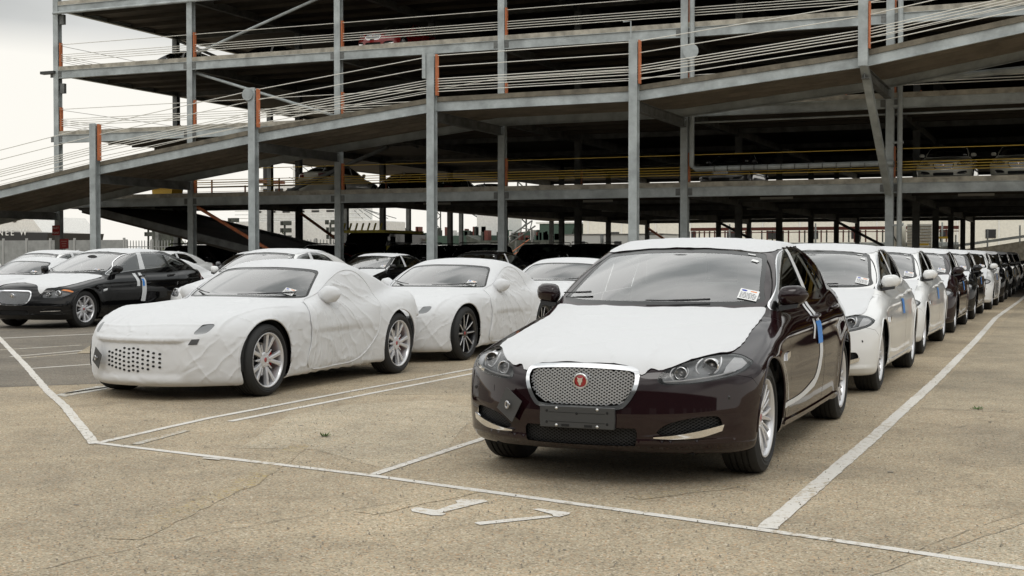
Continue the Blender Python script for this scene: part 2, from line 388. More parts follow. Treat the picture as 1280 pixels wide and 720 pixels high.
def onbody(car, pts, view, off=0., side=1):
    "drop 2D outline points on to the body: side view (y,z), front view (x,z) or top view (x,y)"
    p = np.array(pts, float); k = len(p)
    if view == 'side': o = np.stack([np.full(k, side * 1.3), p[:, 0], p[:, 1]], 1); d = np.array([[-side, 0, 0]] * k, float)
    elif view == 'front': o = np.stack([p[:, 0], np.full(k, -1.6), p[:, 1]], 1); d = np.array([[0, 1, 0]] * k, float)
    elif view == 'rear': o = np.stack([p[:, 0], np.full(k, 5.5), p[:, 1]], 1); d = np.array([[0, -1, 0]] * k, float)
    else: o = np.stack([p[:, 0], p[:, 1], np.full(k, 2.5)], 1); d = np.array([[0, 0, -1]] * k, float)
    P, hit = car.cast(o, d, 0, 4.5 if view in ('front', 'rear') else 2.4, 400); return P + car.nrm(P) * off
def patch(car, name, poly, view, m, parent, off=.002, side=1, thick=0, nx=14):
    "a thin sheet cut to a convex-ish outline and laid on the body"
    p = np.array(poly, float); lo, hi = p.min(0), p.max(0); u = np.linspace(0, 1, nx)
    # ruled fill: outline given as two chains of equal length, bottom then top
    k = len(p) // 2; a = catmull(p[:k], 4, False); b = catmull(p[k:][::-1], 4, False); k = len(a); n = 6; G = np.array([a * (1 - t) + b * t for t in np.linspace(0, 1, n)]).reshape(-1, 2)
    P = onbody(car, G, view, off, side); Nn = car.nrm(P)
    F = [(i * k + j, i * k + j + 1, (i + 1) * k + j + 1, (i + 1) * k + j) for i in range(n - 1) for j in range(k - 1)]
    c = P[list(F[0])]; nn = np.cross(c[1] - c[0], c[2] - c[1])
    if nn @ Nn[0] < 0: F = [f[::-1] for f in F]
    if thick:
        m0 = len(P); P = np.concatenate([P + Nn * thick, P]); Nn = None
        rim = [j for j in range(k)] + [i * k + k - 1 for i in range(1, n)] + [(n - 1) * k + j for j in range(k - 2, -1, -1)] + [i * k for i in range(n - 2, 0, -1)]
        F = F + [(rim[i], rim[i - 1], rim[i - 1] + m0, rim[i] + m0) for i in range(len(rim))]
        mm = MB().add(P, F); return mm.build(name, m, parent, auto=True)
    return mesh(name, P, F, m, parent, True, Nn)
def strip(car, line, w0, w1, view, side=1):
    pass

# ------------------------------------------------------------------ wheels
def wheel_parts(parent, x, y, rad, wid, rim_r, style, side, caliper, share):
    "tyre and rim at a hub; side=+1 faces +x. Meshes are shared through the dict."
    wt = empty('wheel', (x, y, rad)); wt.parent = parent
    if side < 0: wt.rotation_euler = (0, 0, math.pi)
    key = (rad, wid, rim_r, style)
    if key not in share:
        h = wid / 2; rr = rim_r
        t = MB(); pr = [(-h + .02, rr), (-h + .005, rr + .012), (-h - .004, (rr + rad) / 2), (-h + .012, rad - .014), (-h + .03, rad - .003)]
        for g in (-.055, -.02, .02, .055): pr += [(g - .005, rad), (g - .004, rad - .009), (g + .004, rad - .009), (g + .005, rad)]
        pr += [(h - .03, rad - .003), (h - .012, rad - .014), (h + .004, (rr + rad) / 2), (h - .005, rr + .012), (h - .02, rr)]
        t.lathe(pr, 56); 
        for sgn in (1,):
            t.lathe([(h - .001, rr + .022), (h + .0045, rr + .026), (h + .0045, rr + .03), (h + .001, rr + .034)], 56)
        r = MB(); r.lathe([(h - .02, rr), (h - .008, rr + .006), (h - .004, rr + .002), (h - .010, rr - .008), (h - .03, rr - .016), (-h + .03, rr - .03), (-h + .01, rr)], 56)
        mt = M['alloyblack'] if style in ('ten_black',) else M['alloy']
        sp = MB()
        def spoke(a, r0, r1, w0, w1, x0, x1, th, tilt=0):
            ca, sa = math.cos(a), math.sin(a); P = []
            for (rr_, ww, xx, tt) in ((r0, w0, x0, 0), ((r0 + r1) / 2, (w0 + w1) / 2 * .92, (x0 + x1) / 2 + .004, tilt / 2), (r1, w1, x1, tilt)):
                for q, dx in ((-1, -th), (-1, -.004), (-.55, 0), (.55, 0), (1, -.004), (1, -th)):
                    b = q * ww / 2 + tt; P.append((xx + dx, rr_ * ca - b * sa, rr_ * sa + b * ca))
            F = [(i * 6 + j, i * 6 + j + 1, (i + 1) * 6 + j + 1, (i + 1) * 6 + j) for i in (0, 1) for j in range(5)] + [(0, 1, 2, 3, 4, 5), (12, 13, 14, 15, 16, 17)]
            sp.add(P, F)
        xf = h - .022; xh = h - .045; R1 = rr - .008
        if style == 'fan':          # fourteen slim spokes in pairs
            for i in range(7):
                a = 2 * math.pi * i / 7
                spoke(a, .05, R1, .030, .018, xh, xf, .03, .036); spoke(a, .05, R1, .030, .018, xh, xf, .03, -.036)
                spoke(a + math.pi / 7, .05, R1, .022, .014, xh - .008, xf - .006, .025, 0)
        elif style == 'twin':       # five broad twin spokes
            for i in range(5):
                a = 2 * math.pi * i / 5
                spoke(a, .06, R1, .034, .048, xh, xf, .035, .060); spoke(a, .06, R1, .034, .048, xh, xf, .035, -.060)
                spoke(a + math.pi / 5, .05, R1 - .1, .035, .012, xh - .012, xf - .03, .02, 0)
        elif style == 'ten_black':
            for i in range(10):
                spoke(2 * math.pi * i / 10, .05, R1, .034, .030, xh, xf, .03, .010 * (-1) ** i)
        elif style == 'ten':
            for i in range(10):
                a = 2 * math.pi * i / 10; spoke(a, .05, R1, .03, .034, xh, xf, .03, 0)
        hb = MB().lathe([(xh - .04, .075), (xh - .006, .075), (xh + .002, .066), (xh + .004, .040), (xh + .007, .030), (xh + .006, .022)], 28)
        for i in range(5): a = 2 * math.pi * (i + .5) / 5; hb.lathe([(xh - .005, .009), (xh + .008, .008), (xh + .009, .0)], 6, c=(0, .053 * math.cos(a), .053 * math.sin(a)))
        cp = MB().lathe([(xh, .026), (xh + .0075, .024), (xh + .009, 0)], 24)
        ds = MB().lathe([(-.02, .05), (.012, .05), (.012, .165), (-.012, .165), (-.012, .05)], 32)
        cal = MB().prism([(-.115, .04), (-.16, .05), (-.185, .10), (-.14, .16), (-.09, .15), (-.10, .09)] if 0 else [(.10, -.07), (.165, -.065), (.178, 0), (.165, .065), (.10, .07), (.115, 0)], -.045, .04)
        o = {}
        o['tyre'] = t.build('tyre', M['rubber'], None, auto=True).data; o['rim'] = r.build('rim', mt, None, smooth=True).data; o['spokes'] = sp.build('spokes', mt, None, auto=True).data
        o['hub'] = hb.build('hub', mt, None, auto=True).data; o['centre_cap'] = cp.build('centre_cap', M['badge'], None, smooth=True).data; o['brake_disc'] = ds.build('brake_disc', M['disc'], None, auto=True).data
        o['brake_caliper'] = cal.build('brake_caliper', M['caliper'] if caliper else M['dullmetal'], None, auto=True).data
        if style == 'ten_black':
            fc = MB(); sp2 = sp; sp = fc
            for i in range(10): spoke(2 * math.pi * i / 10, .06, R1, .016, .012, xh + .0035, xf + .0035, .004, .010 * (-1) ** i)
            o['polished_face'] = fc.build('polished_face', M['alloy'], None, auto=True).data
        for q in list(COL.objects):
            if q.type == 'MESH' and q.data in o.values() and q.parent is None: bpy.data.objects.remove(q)
        share[key] = o
    for n, me in share[key].items(): link(n, me, None, wt)
    return wt
# ------------------------------------------------------------------ the saloon (all parts are laid out in car space: x to its left, y rearwards from the front axle)
SHARE = {}
XFP = dict(wr=.338,wb=2.909,
 top_k=[(-1.1,.60),(-.95,.655),(-.88,.70),(-.80,.745),(-.65,.79),(-.4,.845),(0,.905),(.35,.955),(.6,.985),(1,1.0),(2.5,1.02),(3.0,1.07),(3.3,1.105),(3.7,1.115),(4.0,1.12),(4.2,1.10)],
 front_k=[(.1,-.74),(.17,-.83),(.24,-.90),(.32,-.925),(.42,-.93),(.5,-.922),(.6,-.905),(.68,-.88),(.76,-.84),(.86,-.76),(1.2,-.5)],
 rear_k=[(.1,3.85),(.25,3.93),(.4,3.98),(.6,4.0),(.85,4.0),(1.0,4.03),(1.13,4.01),(1.3,3.93)],
 wid_k=[(-1,.89),(-.6,.92),(0,.932),(.8,.93),(1.5,.935),(2.4,.938),(2.9,.936),(3.3,.895),(3.6,.85),(4.1,.77)],
 prof_k=[(0,-.10),(.15,-.06),(.25,-.028),(.4,-.008),(.55,0),(.66,-.002),(.76,-.012),(.86,-.035),(.95,-.075),(1.1,-.17),(1.2,-.25)],
 bot_k=[(-1,.225),(-.8,.20),(-.4,.18),(.5,.19),(2.5,.19),(3.5,.20),(4.1,.27)],
 crn_k=[(-1,.12),(-.7,.14),(-.4,.13),(0,.11),(.5,.085),(1,.05),(3,.04),(4,.09)],
 roof_k=[(0,1.3),(1.0,1.41),(1.4,1.445),(1.9,1.475),(2.3,1.467),(2.7,1.43),(3.0,1.37),(3.3,1.28),(3.6,1.17),(4,1.0)],
 gh_k=[(0,.79),(.6,.80),(1,.82),(2,.83),(2.8,.81),(3.3,.76),(3.7,.68)],
 tumble=.335,tb2=.15,rc=.035,ws=((.47,.965),(1.42,1.41)),wsb=.17,wscv=.03,bl=((2.62,1.45),(3.55,1.09)),blb=.12,blcv=.03,
 kr=.085,kw=.045,kb=.07,ku=.03,kts=.082,kf=.085,nb=.43,npow=2.7,rb=.36,flare=.014,bulge=.012,bx=lambda y:.30+.10*np.clip(y+.8,0,1.5),
 crease=.006,crz=lambda y:.80+.02*y)
def wheel_arch(sh, c, r):
    for y0 in (0, c.wb): sh.carve(lambda P: np.hypot(P[:, 1] - y0, P[:, 2] - c.wr - .012) - r, -1, ids=(0,), region=lambda P: (np.abs(P[:, 0]) > .5) & (P[:, 2] < .95))
def arch_liners(c, root, r, m):
    for y0 in (0, c.wb):
        for s in (1, -1):
            b = MB(); n = 20; P = []
            for i in range(n + 1):
                a = math.radians(-14 + 208 * i / n)
                yy, zz = y0 + (r + .004) * math.cos(a), c.wr + .012 + (r + .004) * math.sin(a); P += [(s * .55, yy, zz), (s * min(.895, float(c.wid(yy)) - .04), yy, zz)]
            b.add(P, [(2 * i, 2 * i + 1, 2 * i + 3, 2 * i + 2) for i in range(n)]); b.add([(s * .55, y0 + (r + .004) * math.cos(math.radians(-14 + 208 * i / n)), c.wr + .012 + (r + .004) * math.sin(math.radians(-14 + 208 * i / n))) for i in range(n + 1)], [tuple(range(n + 1))])
            b.build('arch_liner', m, root, smooth=False)
            # rolled lip round the arch
            q = []; 
            for i in range(29):
                a = math.radians(-8 + 196 * i / 28); q.append((y0 + r * math.cos(a), c.wr + .012 + r * math.sin(a)))
            q = [k for k in q if k[1] > .27]; pp = onbody(c, [(a + (a - y0) / r * .006, z + (z - c.wr - .012) / r * .006) for a, z in q], 'side', -.002, s)
            MB().tube([tuple(k) for k in pp], .009, 6).build('arch_lip', PAINT, root, smooth=True)
PAINT = M['white']
def seats(root, y0, z0, m):
    def seat(x, y, w):
        b = MB(); b.box((x - w, y - .25, z0), (x + w, y + .28, z0 + .16)); b.build('seat_cushion', m, root, bevel=.03)
        b = MB(); b.prism([(y + .22, z0 + .12), (y + .36, z0 + .12), (y + .52, z0 + .72), (y + .42, z0 + .74)], x - w, x + w); b.build('seat_back', m, root, bevel=.03)
    def rest(x, y): 
        b = MB().prism([(y + .42, z0 + .74), (y + .51, z0 + .73), (y + .54, z0 + .93), (y + .46, z0 + .94)], x - .13, x + .13); b.build('head_rest', m, root, bevel=.03)
    for x in (.37, -.37): seat(x, y0, .24); rest(x, y0)
    seat(0, y0 + .92, .62)
    for x in (.38, -.38): rest(x, y0 + .92)
def mirrors(c, root, m, y, z, xt, fab=False, base=None):
    for s in (1, -1):
        xb = c.cast([(s * 1.3, y, z - .08)], [(-s, 0, 0)], 0, 1.2, 300)[0][0][0]
        sec = []
        P = []; n = 14; k = 9
        for i in range(k):
            t = i / (k - 1); x0_ = xt - .195; x = x0_ + t * (xt - x0_); e_ = math.sqrt(max(0, 1 - (2 * abs(t - .46)) ** 3.2)) if 0 < i < k - 1 else .18
            for j in range(n):
                a = 2 * math.pi * j / n; ca, sa = math.cos(a), math.sin(a)
                P.append((s * x, y + .012 + (.085 if ca < 0 else .045) * e_ * (abs(ca) ** .7) * (1 if ca > 0 else -1) - .01 + t * .05, z + .012 + .070 * e_ * (abs(sa) ** .75) * (1 if sa > 0 else -1) + t * .012 ))
        F = [(i * n + j, i * n + (j + 1) % n, (i + 1) * n + (j + 1) % n, (i + 1) * n + j) for i in range(k - 1) for j in range(n)] + [tuple(range(n))[::-1], tuple((k - 1) * n + j for j in range(n))]
        hd = MB().add(P, F).build('mirror', m, root, smooth=True)
        if not fab:
            g = MB().ell((s * (xt - .095), y + .05, z + .018), (.08, .014, .054), 16, 8).build('mirror_glass', M['chrome'], hd, smooth=True)
            MB().add([(s * (abs(xb) - .01), y - .05, z - .085), (s * (abs(xb) - .01), y + .05, z - .085), (s * (xt - .06), y + .045, z - .062), (s * (xt - .06), y - .035, z - .062),
                      (s * (abs(xb) - .01), y - .045, z - .05), (s * (abs(xb) - .01), y + .045, z - .05), (s * (xt - .05), y + .04, z - .035), (s * (xt - .05), y - .03, z - .035)],
                     [(0, 1, 2, 3), (4, 7, 6, 5), (0, 4, 5, 1), (1, 5, 6, 2), (2, 6, 7, 3), (3, 7, 4, 0)]).build('mirror_arm', M['trim'], hd, smooth=False)
def badge_disc(root, c, r, ax='front', m=None):
    "round red emblem with a silver ring and a small silver beast's face"
    x, y, z = c
    b = MB().lathe([(y + .012, r), (y - .004, r), (y - .008, r * .93), (y - .006, r * .8)], 32, 'y', (x, 0, z)).build('badge', M['chrome'], root, smooth=True)
    MB().lathe([(y - .001, r * .82), (y - .006, r * .5), (y - .007, 0)], 28, 'y', (x, 0, z)).build('badge_field', m or M['badge'], b, smooth=True)
    q = MB(); f = lambda pts: [(x + u * r, z + v * r) for u, v in pts]
    q.prism(f([(-.42, .50), (-.30, .22), (-.34, 0), (-.16, -.22), (-.14, -.46), (0, -.55), (.14, -.46), (.16, -.22), (.34, 0), (.30, .22), (.42, .50), (.14, .38), (-.14, .38)]), y - .012, y - .006, 'y')
    q.build('badge_face', M['chrome'], b)
def lens_and_lamp(sh, c, root, ids, side, centres, depth=.075, shell=None):
    L_ = sh.part('headlight', ids, M['lamp'], root, .0, side)
    sh.part('lamp_bucket', ids, M['bucket'], L_, np.array([0, depth, -.004]), side)
    for (px, pz, r) in centres:
        hitp = c.cast([(side * px, -1.6, pz)], [(0, 1, 0)], 0, 2, 400)[0][0]; y = hitp[1] + .03
        MB().lathe([(y + .06, r * 1.02), (y, r * 1.06), (y - .006, r * .98), (y + .002, r * .9), (y + .03, r * .72), (y + .035, r * .60)], 32, 'y', (side * px, 0, pz)).build('lamp_ring', M['chrome'], L_, smooth=True)
        MB().ell((side * px, y + .045, pz), (r * .62, .035, r * .62), 20, 10).build('projector_lens', M['dglass'] if 0 else M['disc'], L_, smooth=True)
    arc = lambda cx, cz, rx, rz, a0, a1, r=.0045, m=M['lampwhite'], nm='chrome_arc': MB().tube([(side * X, c.cast([(X, -1.6, Z)], [(0, 1, 0)], 0, 3, 300)[0][0][1] + .012, Z) for X, Z in [(cx + rx * math.cos(R(a)), cz + rz * math.sin(R(a))) for a in np.linspace(a0, a1, 9)]], r, 6).build(nm, m, L_, smooth=True)
    if len(centres[0]) and centres[0][0] < .6:
        (ax_, az_, ar), (bx_, bz_, br) = centres
        arc(ax_, az_, ar * 1.35, ar * 1.2, 125, 235); arc(ax_, az_ + .004, ar * 1.15, ar * 1.1, -50, 40); arc(bx_ - .005, bz_ + .005, br * 1.35, br * 1.2, 140, 232, .006); arc(bx_, bz_ + .005, br * 1.1, br * 1.15, -55, 50, .006)
        w = [(.785, .738), (.825, .732), (.862, .706), (.845, .680), (.805, .662), (.765, .655), (.772, .695)]
        W_ = [(side * X, c.cast([(X, -1.6, Z)], [(0, 1, 0)], 0, 3, 300)[0][0][1] + .010, Z) for X, Z in w]
        MB().add(W_, [tuple(range(7))]).build('side_reflector', M['lampwhite'], L_)
        q = [(.48, .618), (.56, .621), (.66, .632), (.75, .648), (.82, .668)]
        MB().tube([(side * X, c.cast([(X, -1.6, Z)], [(0, 1, 0)], 0, 3, 300)[0][0][1] + .008, Z) for X, Z in q], .005, 6).build('lamp_strip', M['lampwhite'], L_, smooth=True)
    return L_
def grille_mesh(root, c, poly, y_at, pitch, wire, m, name='grille'):
    "diamond wire mesh clipped to the opening"
    f = psdf(poly); lo, hi = np.min(poly, 0), np.max(poly, 0); b = MB(); 
    def seg(p, q):
        n = 24; t = np.linspace(0, 1, n + 1); X = p[0] + (q[0] - p[0]) * t; Z = p[1] + (q[1] - p[1]) * t; ins = f(X, Z) < .004
        i = 0
        while i <= n:
            if ins[i]:
                j = i
                while j < n and ins[j + 1]: j += 1
                if j > i:
                    pts = [(X[k], y_at(X[k], Z[k]), Z[k]) for k in range(i, j + 1, max(1, (j - i) // 3))]
                    if pts[-1][0] != X[j]: pts.append((X[j], y_at(X[j], Z[j]), Z[j]))
                    for a_, b_ in zip(pts, pts[1:]): b.bar(a_, b_, wire, wire)
                i = j
            i += 1
    W = hi[0] - lo[0]; H = hi[1] - lo[1]; k = int((W + H) / pitch) + 2; sl = .62
    for i in range(-k, k + 1):
        x0 = lo[0] + i * pitch
        seg((x0, lo[1]), (x0 + H / sl, hi[1])); seg((x0, lo[1]), (x0 - H / sl, hi[1]))
    return b.build(name, m, root)
def sticker(root, c, x, z, w, h, view='front', lines=5, blue=True, tilt=0, yy=None):
    "paper label stuck inside the windscreen corner, with printed lines"
    hp = c.cast([(x, -1.6, z)], [(0, 1, 0)], 0, 4, 500)[0][0]; n = c.nrm(hp[None])[0]; u = np.array([1, 0, 0.]) - n * n[0]; u /= np.linalg.norm(u); v = np.cross(u, -n) if 0 else np.cross(n, u)
    if v[2] < 0: v = -v
    ct, st = math.cos(tilt), math.sin(tilt); u, v = u * ct + v * st, v * ct - u * st
    o = hp + n * .003
    q = lambda a, b_, k=0.: tuple(o + u * a * w / 2 + v * b_ * h / 2 + n * k)
    lab = MB().add([q(-1, -1), q(1, -1), q(1, 1), q(-1, 1)], [(0, 1, 2, 3)]).build('paper_label', M['label'], root)
    ik = MB(); r_ = random.Random(int(x * 100))
    for i in range(lines):
        z0 = .25 - i * .24; a = -.85
        while a < .7:
            b_ = a + r_.uniform(.12, .4); ik.add([q(a, z0 - .07, .0008), q(min(b_, .85), z0 - .07, .0008), q(min(b_, .85), z0 + .03, .0008), q(a, z0 + .03, .0008)], [(0, 1, 2, 3)]); a = b_ + .06
    if lines: ik.build('label_print', M['ink'], lab)
    if blue:
        MB().add([q(-.55 + .3 * math.cos(t), .68 + .16 * math.sin(t), .0009) for t in np.linspace(0, 2 * math.pi, 12, endpoint=False)], [tuple(range(12))]).build('label_oval', M['inkblue'], lab)
        MB().add([q(.1, .6, .0009), q(.75, .6, .0009), q(.75, .78, .0009), q(.1, .78, .0009)], [(0, 1, 2, 3)]).build('label_flash', M['inkorange'], lab)
    return lab
def wipers(c, root, spec):
    for (x0, x1, dz) in spec:
        P = []
        for t in np.linspace(0, 1, 7):
            x = x0 + (x1 - x0) * t
            z = WSZ(c, x) + dz * (t - .0); P.append((x, z))
        pp = onbody(c, P, 'front', .018)
        MB().tube([tuple(p) for p in pp], [.004] * 3 + [.007] * 4, 6).build('wiper', M['trim'], root, smooth=True)
def WSZ(c, x): return c.wsbase + .035 * (abs(x) / .7) ** 2

def saloon(c, root, name, spec):
    """builds the parts of a four-door saloon under root, sharing nothing yet; spec holds its outlines"""
    global PAINT
    sh = Shell(c, (-1.02, spec['ylo'], .1), (1.02, spec['yhi'], 1.56), spec.get('h', .022)); g = spec.get('gap', .0035)
    rw = spec['arch']; wheel_arch(sh, c, rw)
    fr = lambda P: (P[:, 1] < 0.2); mid = lambda P: (np.abs(P[:, 0]) > .35)
    # side windows: bright surround, pillar, two panes and quarter light
    dlo = psdf(catmull(spec['dlo'], 5)); sd = lambda P: dlo(*SIDE(P))
    reg = lambda P: (np.abs(P[:, 0]) > .38) & (P[:, 2] > .9)
    sh.carve(lambda P: sd(P), 2, region=reg); sh.carve(lambda P: sd(P) + .0045, 3, ids=(2,), region=reg)
    for k, pil in enumerate(spec['pillars']):
        q = psdf(pil); sh.carve(lambda P: q(*SIDE(P)), 5 + 21 * k, ids=(3,), region=reg)
    ws = psdf(catmull(mirrorx(spec['ws']), 4)); wreg = lambda P: (P[:, 1] < 1.75) & (P[:, 2] > .9)
    sh.carve(lambda P: ws(*FRONT(P)), 6, region=wreg); sh.carve(lambda P: ws(*FRONT(P)) + .028, 7, ids=(6,), region=wreg)
    bl = psdf(catmull(mirrorx(spec['bl']), 4)); breg = lambda P: (P[:, 1] > 2.3) & (P[:, 2] > .95)
    sh.carve(lambda P: bl(*FRONT(P)), 8, region=breg)
    # bonnet, boot, doors with shut lines
    bo = psdf(spec['bonnet']); sh.carve(lambda P: bo(*TABS(P)) , 10, region=lambda P: (P[:, 1] < .9) & (P[:, 2] > .62)); sh.carve(lambda P: bo(*TABS(P)) + g, 11, ids=(10,))
    if 'boot' in spec:
        bt = psdf(spec['boot']); sh.carve(lambda P: bt(*TABS(P)), 10, region=lambda P: (P[:, 1] > 2.8) & (P[:, 2] > .62)); sh.carve(lambda P: bt(*TABS(P)) + g, 12, ids=(10,), region=lambda P: (P[:, 1] > 2.8))
    for k, d in enumerate(spec['doors']):
        q = psdf(catmull(d, 4) if 0 else d); r2 = lambda P: (np.abs(P[:, 0]) > .45)
        sh.carve(lambda P: q(*SIDE(P)), 13, region=r2); sh.carve(lambda P: q(*SIDE(P)) + g, 14 + k, ids=(13,), region=r2)
    if 'bumperline' in spec:
        q = psdf(spec['bumperline']); sh.carve(lambda P: q(*SIDE(P)), 16, region=lambda P: (P[:, 1] < .2)); sh.carve(lambda P: q(*SIDE(P)) + g * .7, 17, ids=(16,), region=lambda P: (P[:, 1] < .2))
        sh.id[sh.id == 16] = 13
    # nose: lamps, grille, intakes
    hl = psdf(catmull(spec['lamp'], 4)); allf = (0, 11, 17, 13, 10)
    sh.carve(lambda P: hl(*FABS(P)) - .006, 19, ids=allf, region=fr); sh.carve(lambda P: hl(*FABS(P)), 20, ids=(19,), region=fr)
    gr = psdf(catmull(mirrorx(spec['grille']), 4))
    sh.carve(lambda P: gr(*FRONT(P)), 21, ids=allf, region=fr); sh.carve(lambda P: gr(*FRONT(P)) + spec.get('frame', .03), 22, ids=(21,), region=fr)
    lo = psdf(catmull(mirrorx(spec['lower']), 4)); sh.carve(lambda P: lo(*FRONT(P)), 23, ids=allf, region=fr)
    if 'fog' in spec:
        fo = psdf(catmull(spec['fog'], 4)); sh.carve(lambda P: fo(*FABS(P)), 24, ids=allf, region=fr)
    tl = psdf(spec['tail']); sh.carve(lambda P: tl(*SIDE(P)), 25, ids=(0, 12), region=lambda P: (P[:, 1] > 3.2) & (np.abs(P[:, 0]) > .35))
    fi = psdf(spec['film']) if 'film' in spec else None
    B = sh.part('body', (0,), PAINT, root)
    sh.part('bonnet', (11,), PAINT, root); sh.part('boot_lid', (12,), PAINT, root); sh.part('front_bumper', (17,), PAINT, root)
    for s in (1, -1):
        for k in range(len(spec['doors'])): sh.part('door', (14 + k,), PAINT, root, 0, s)
        sh.part('window_surround', (2,), M['chrome'] if spec.get('chrome', 1) else M['gloss'], root, .003, s)
        sh.part('window_pillar', (5,), M['gloss'] if not spec.get('tapepillar') else M['tape'], root, .001, s)
        sh.part('quarter_bar', (26,), M['gloss'], root, .001, s)
        sh.part('side_window', (3,), M['glass'] if not spec.get('sg') else M['dglass'], root, -.004, s)
        sh.part('tail_light', (25,), M['redlens'], root, 0, s)
    sh.part('shut_line', (10, 13), M['under'], root, -.008); sh.part('lamp_seal', (19,), M['gloss'], root, -.002)
    sh.part('windscreen', (7,), M['glass'], root, -.003); sh.part('windscreen_border', (6,), M['frit'], root, -.002); sh.part('rear_window', (8,), M['glass'], root, -.003)
    for s in (1, -1): lens_and_lamp(sh, c, root, (20,), s, spec['lampc'])
    sh.part('grille_frame', (21,), M['chrome'], root, .008); sh.part('grille_back', (22,), M['under'], root, np.array([0, .06, 0]))
    gp = [p for p in catmull(mirrorx(spec['grille']), 4)]
    gy = lambda x, z: c.front(z) + c.nb * (abs(x) / .88) ** c.npow + .022
    ga = np.array(gp); cen = ga.mean(0); gs_ = (ga - cen) * (1 - .028 / np.abs(ga - cen).max(0)) + cen
    gyy = lambda x, z: max(gy(x, z), spec.get('gymin', -9))
    if spec.get('mesh', 1): grille_mesh(root, c, gs_, lambda x, z: gyy(x, z), spec.get('pitch', .030), spec.get('wire', .0062), M['gmesh'])
    li = sh.part('lower_intake', (23,), M['under'], root, np.array([0, .05, 0]))
    if li and spec.get('mesh', 1): grille_mesh(li, c, catmull(mirrorx(spec['lower']), 4), lambda x, z: gy(x, z) + .005, .03, .004, M['trim'], 'intake_mesh')
    if 'fog' in spec:
        for s in (1, -1):
            fg = sh.part('fog_vent', (24,), M['under'], root, np.array([0, .045, 0]), s)
            if fg and spec.get('mesh', 1):
                pl = [(s * x, z) for x, z in catmull(spec['fog'], 4)]
                grille_mesh(fg, c, pl, lambda x, z: gy(x, z) + .012, .028, .004, M['trim'], 'vent_mesh')
            bl_ = spec['blade']; top = [(s * x, z) for x, z in catmull(bl_[0], 5, False)]; bot = [(s * x, z) for x, z in catmull(bl_[1], 5, False)]
            patch(c, 'chrome_blade', bot + top[::-1], 'front', M['chrome'], root, .004, thick=.014)
    # cabin
    in_ = MB(); in_.box((-.80, .55, .30), (.80, 3.35, .34)); in_.build('cabin_floor', M['dash'], root)
    dz = spec.get('dashz', .93); d = MB().prism([(.50, dz - .04), (.62, dz), (.92, dz + .01), (1.08, dz - .10), (1.10, dz - .4), (.5, dz - .4)], -.74, .74); d.build('dashboard', M['dash'], root, bevel=.02)
    MB().tube([(.37 + .18 * math.cos(t), 1.20 + .055 * math.sin(t), dz - .07 + .17 * math.sin(t)) for t in np.linspace(0, 2 * math.pi, 20, endpoint=False)], .016, 6, closed=True).build('steering_wheel', M['dash'], root, smooth=True)
    MB().box((-.66, 3.0, dz - .02), (.66, 3.35, dz + .0)).build('parcel_shelf', M['dash'], root)
    MB().ell((0, spec['mirr'][0], spec['mirr'][1]), (.12, .02, .04), 12, 8).build('rear_view_mirror', M['dash'], root, smooth=True)
    seats(root, 1.55, .38, M['seat'])
    # underbody, exhaust side
    MB().box((-.62, -.68, .19), (.62, c.rear(.4) - .12, .24)).build('underbody', M['under'], root)
    MB().box((-.50, -.5, .24), (.50, c.rear(.4) - .3, .62)).build('chassis', M['under'], root)
    arch_liners(c, root, rw, M['under']); mirrors(c, root, PAINT if not spec.get('mirror_m') else spec['mirror_m'], *spec['mirror'])
    for s in (1, -1):
        for (hy, hz) in spec['handles']:
            P = onbody(c, [(hy - .11, hz), (hy - .09, hz), (hy, hz + .006), (hy + .09, hz + .01), (hy + .11, hz + .01)], 'side', 0, s); P[1:4, 0] += s * .035
            MB().tube([tuple(p) for p in P], [.008, .014, .015, .014, .008], 8).build('door_handle', PAINT, root, smooth=True)
        sv = spec['sidevent']; patch(c, 'side_vent', sv, 'side', M['chrome'], root, .002, s, .008)
        q = [(y, z + .022) for y, z in spec['sill'][::-1]]; patch(c, 'sill_trim', spec['sill'] + q, 'side', PAINT, root, .0, s, .012)
    wipers(c, root, spec['wipers'])
    fin = MB(); y0 = spec['fin']; zr = float(c.roof(y0)); fin.add([(-.03, y0 - .05, zr - .02), (.03, y0 - .05, zr - .02), (.022, y0 + .13, zr - .02), (-.022, y0 + .13, zr - .02), (-.006, y0 + .05, zr + .05), (.006, y0 + .05, zr + .05), (.006, y0 + .11, zr + .055), (-.006, y0 + .11, zr + .055)],
        [(0, 3, 2, 1), (4, 5, 6, 7), (0, 1, 5, 4), (1, 2, 6, 5), (2, 3, 7, 6), (3, 0, 4, 7)]); fin.build('aerial_fin', spec.get('fin_m', PAINT), root, auto=True)
    return sh

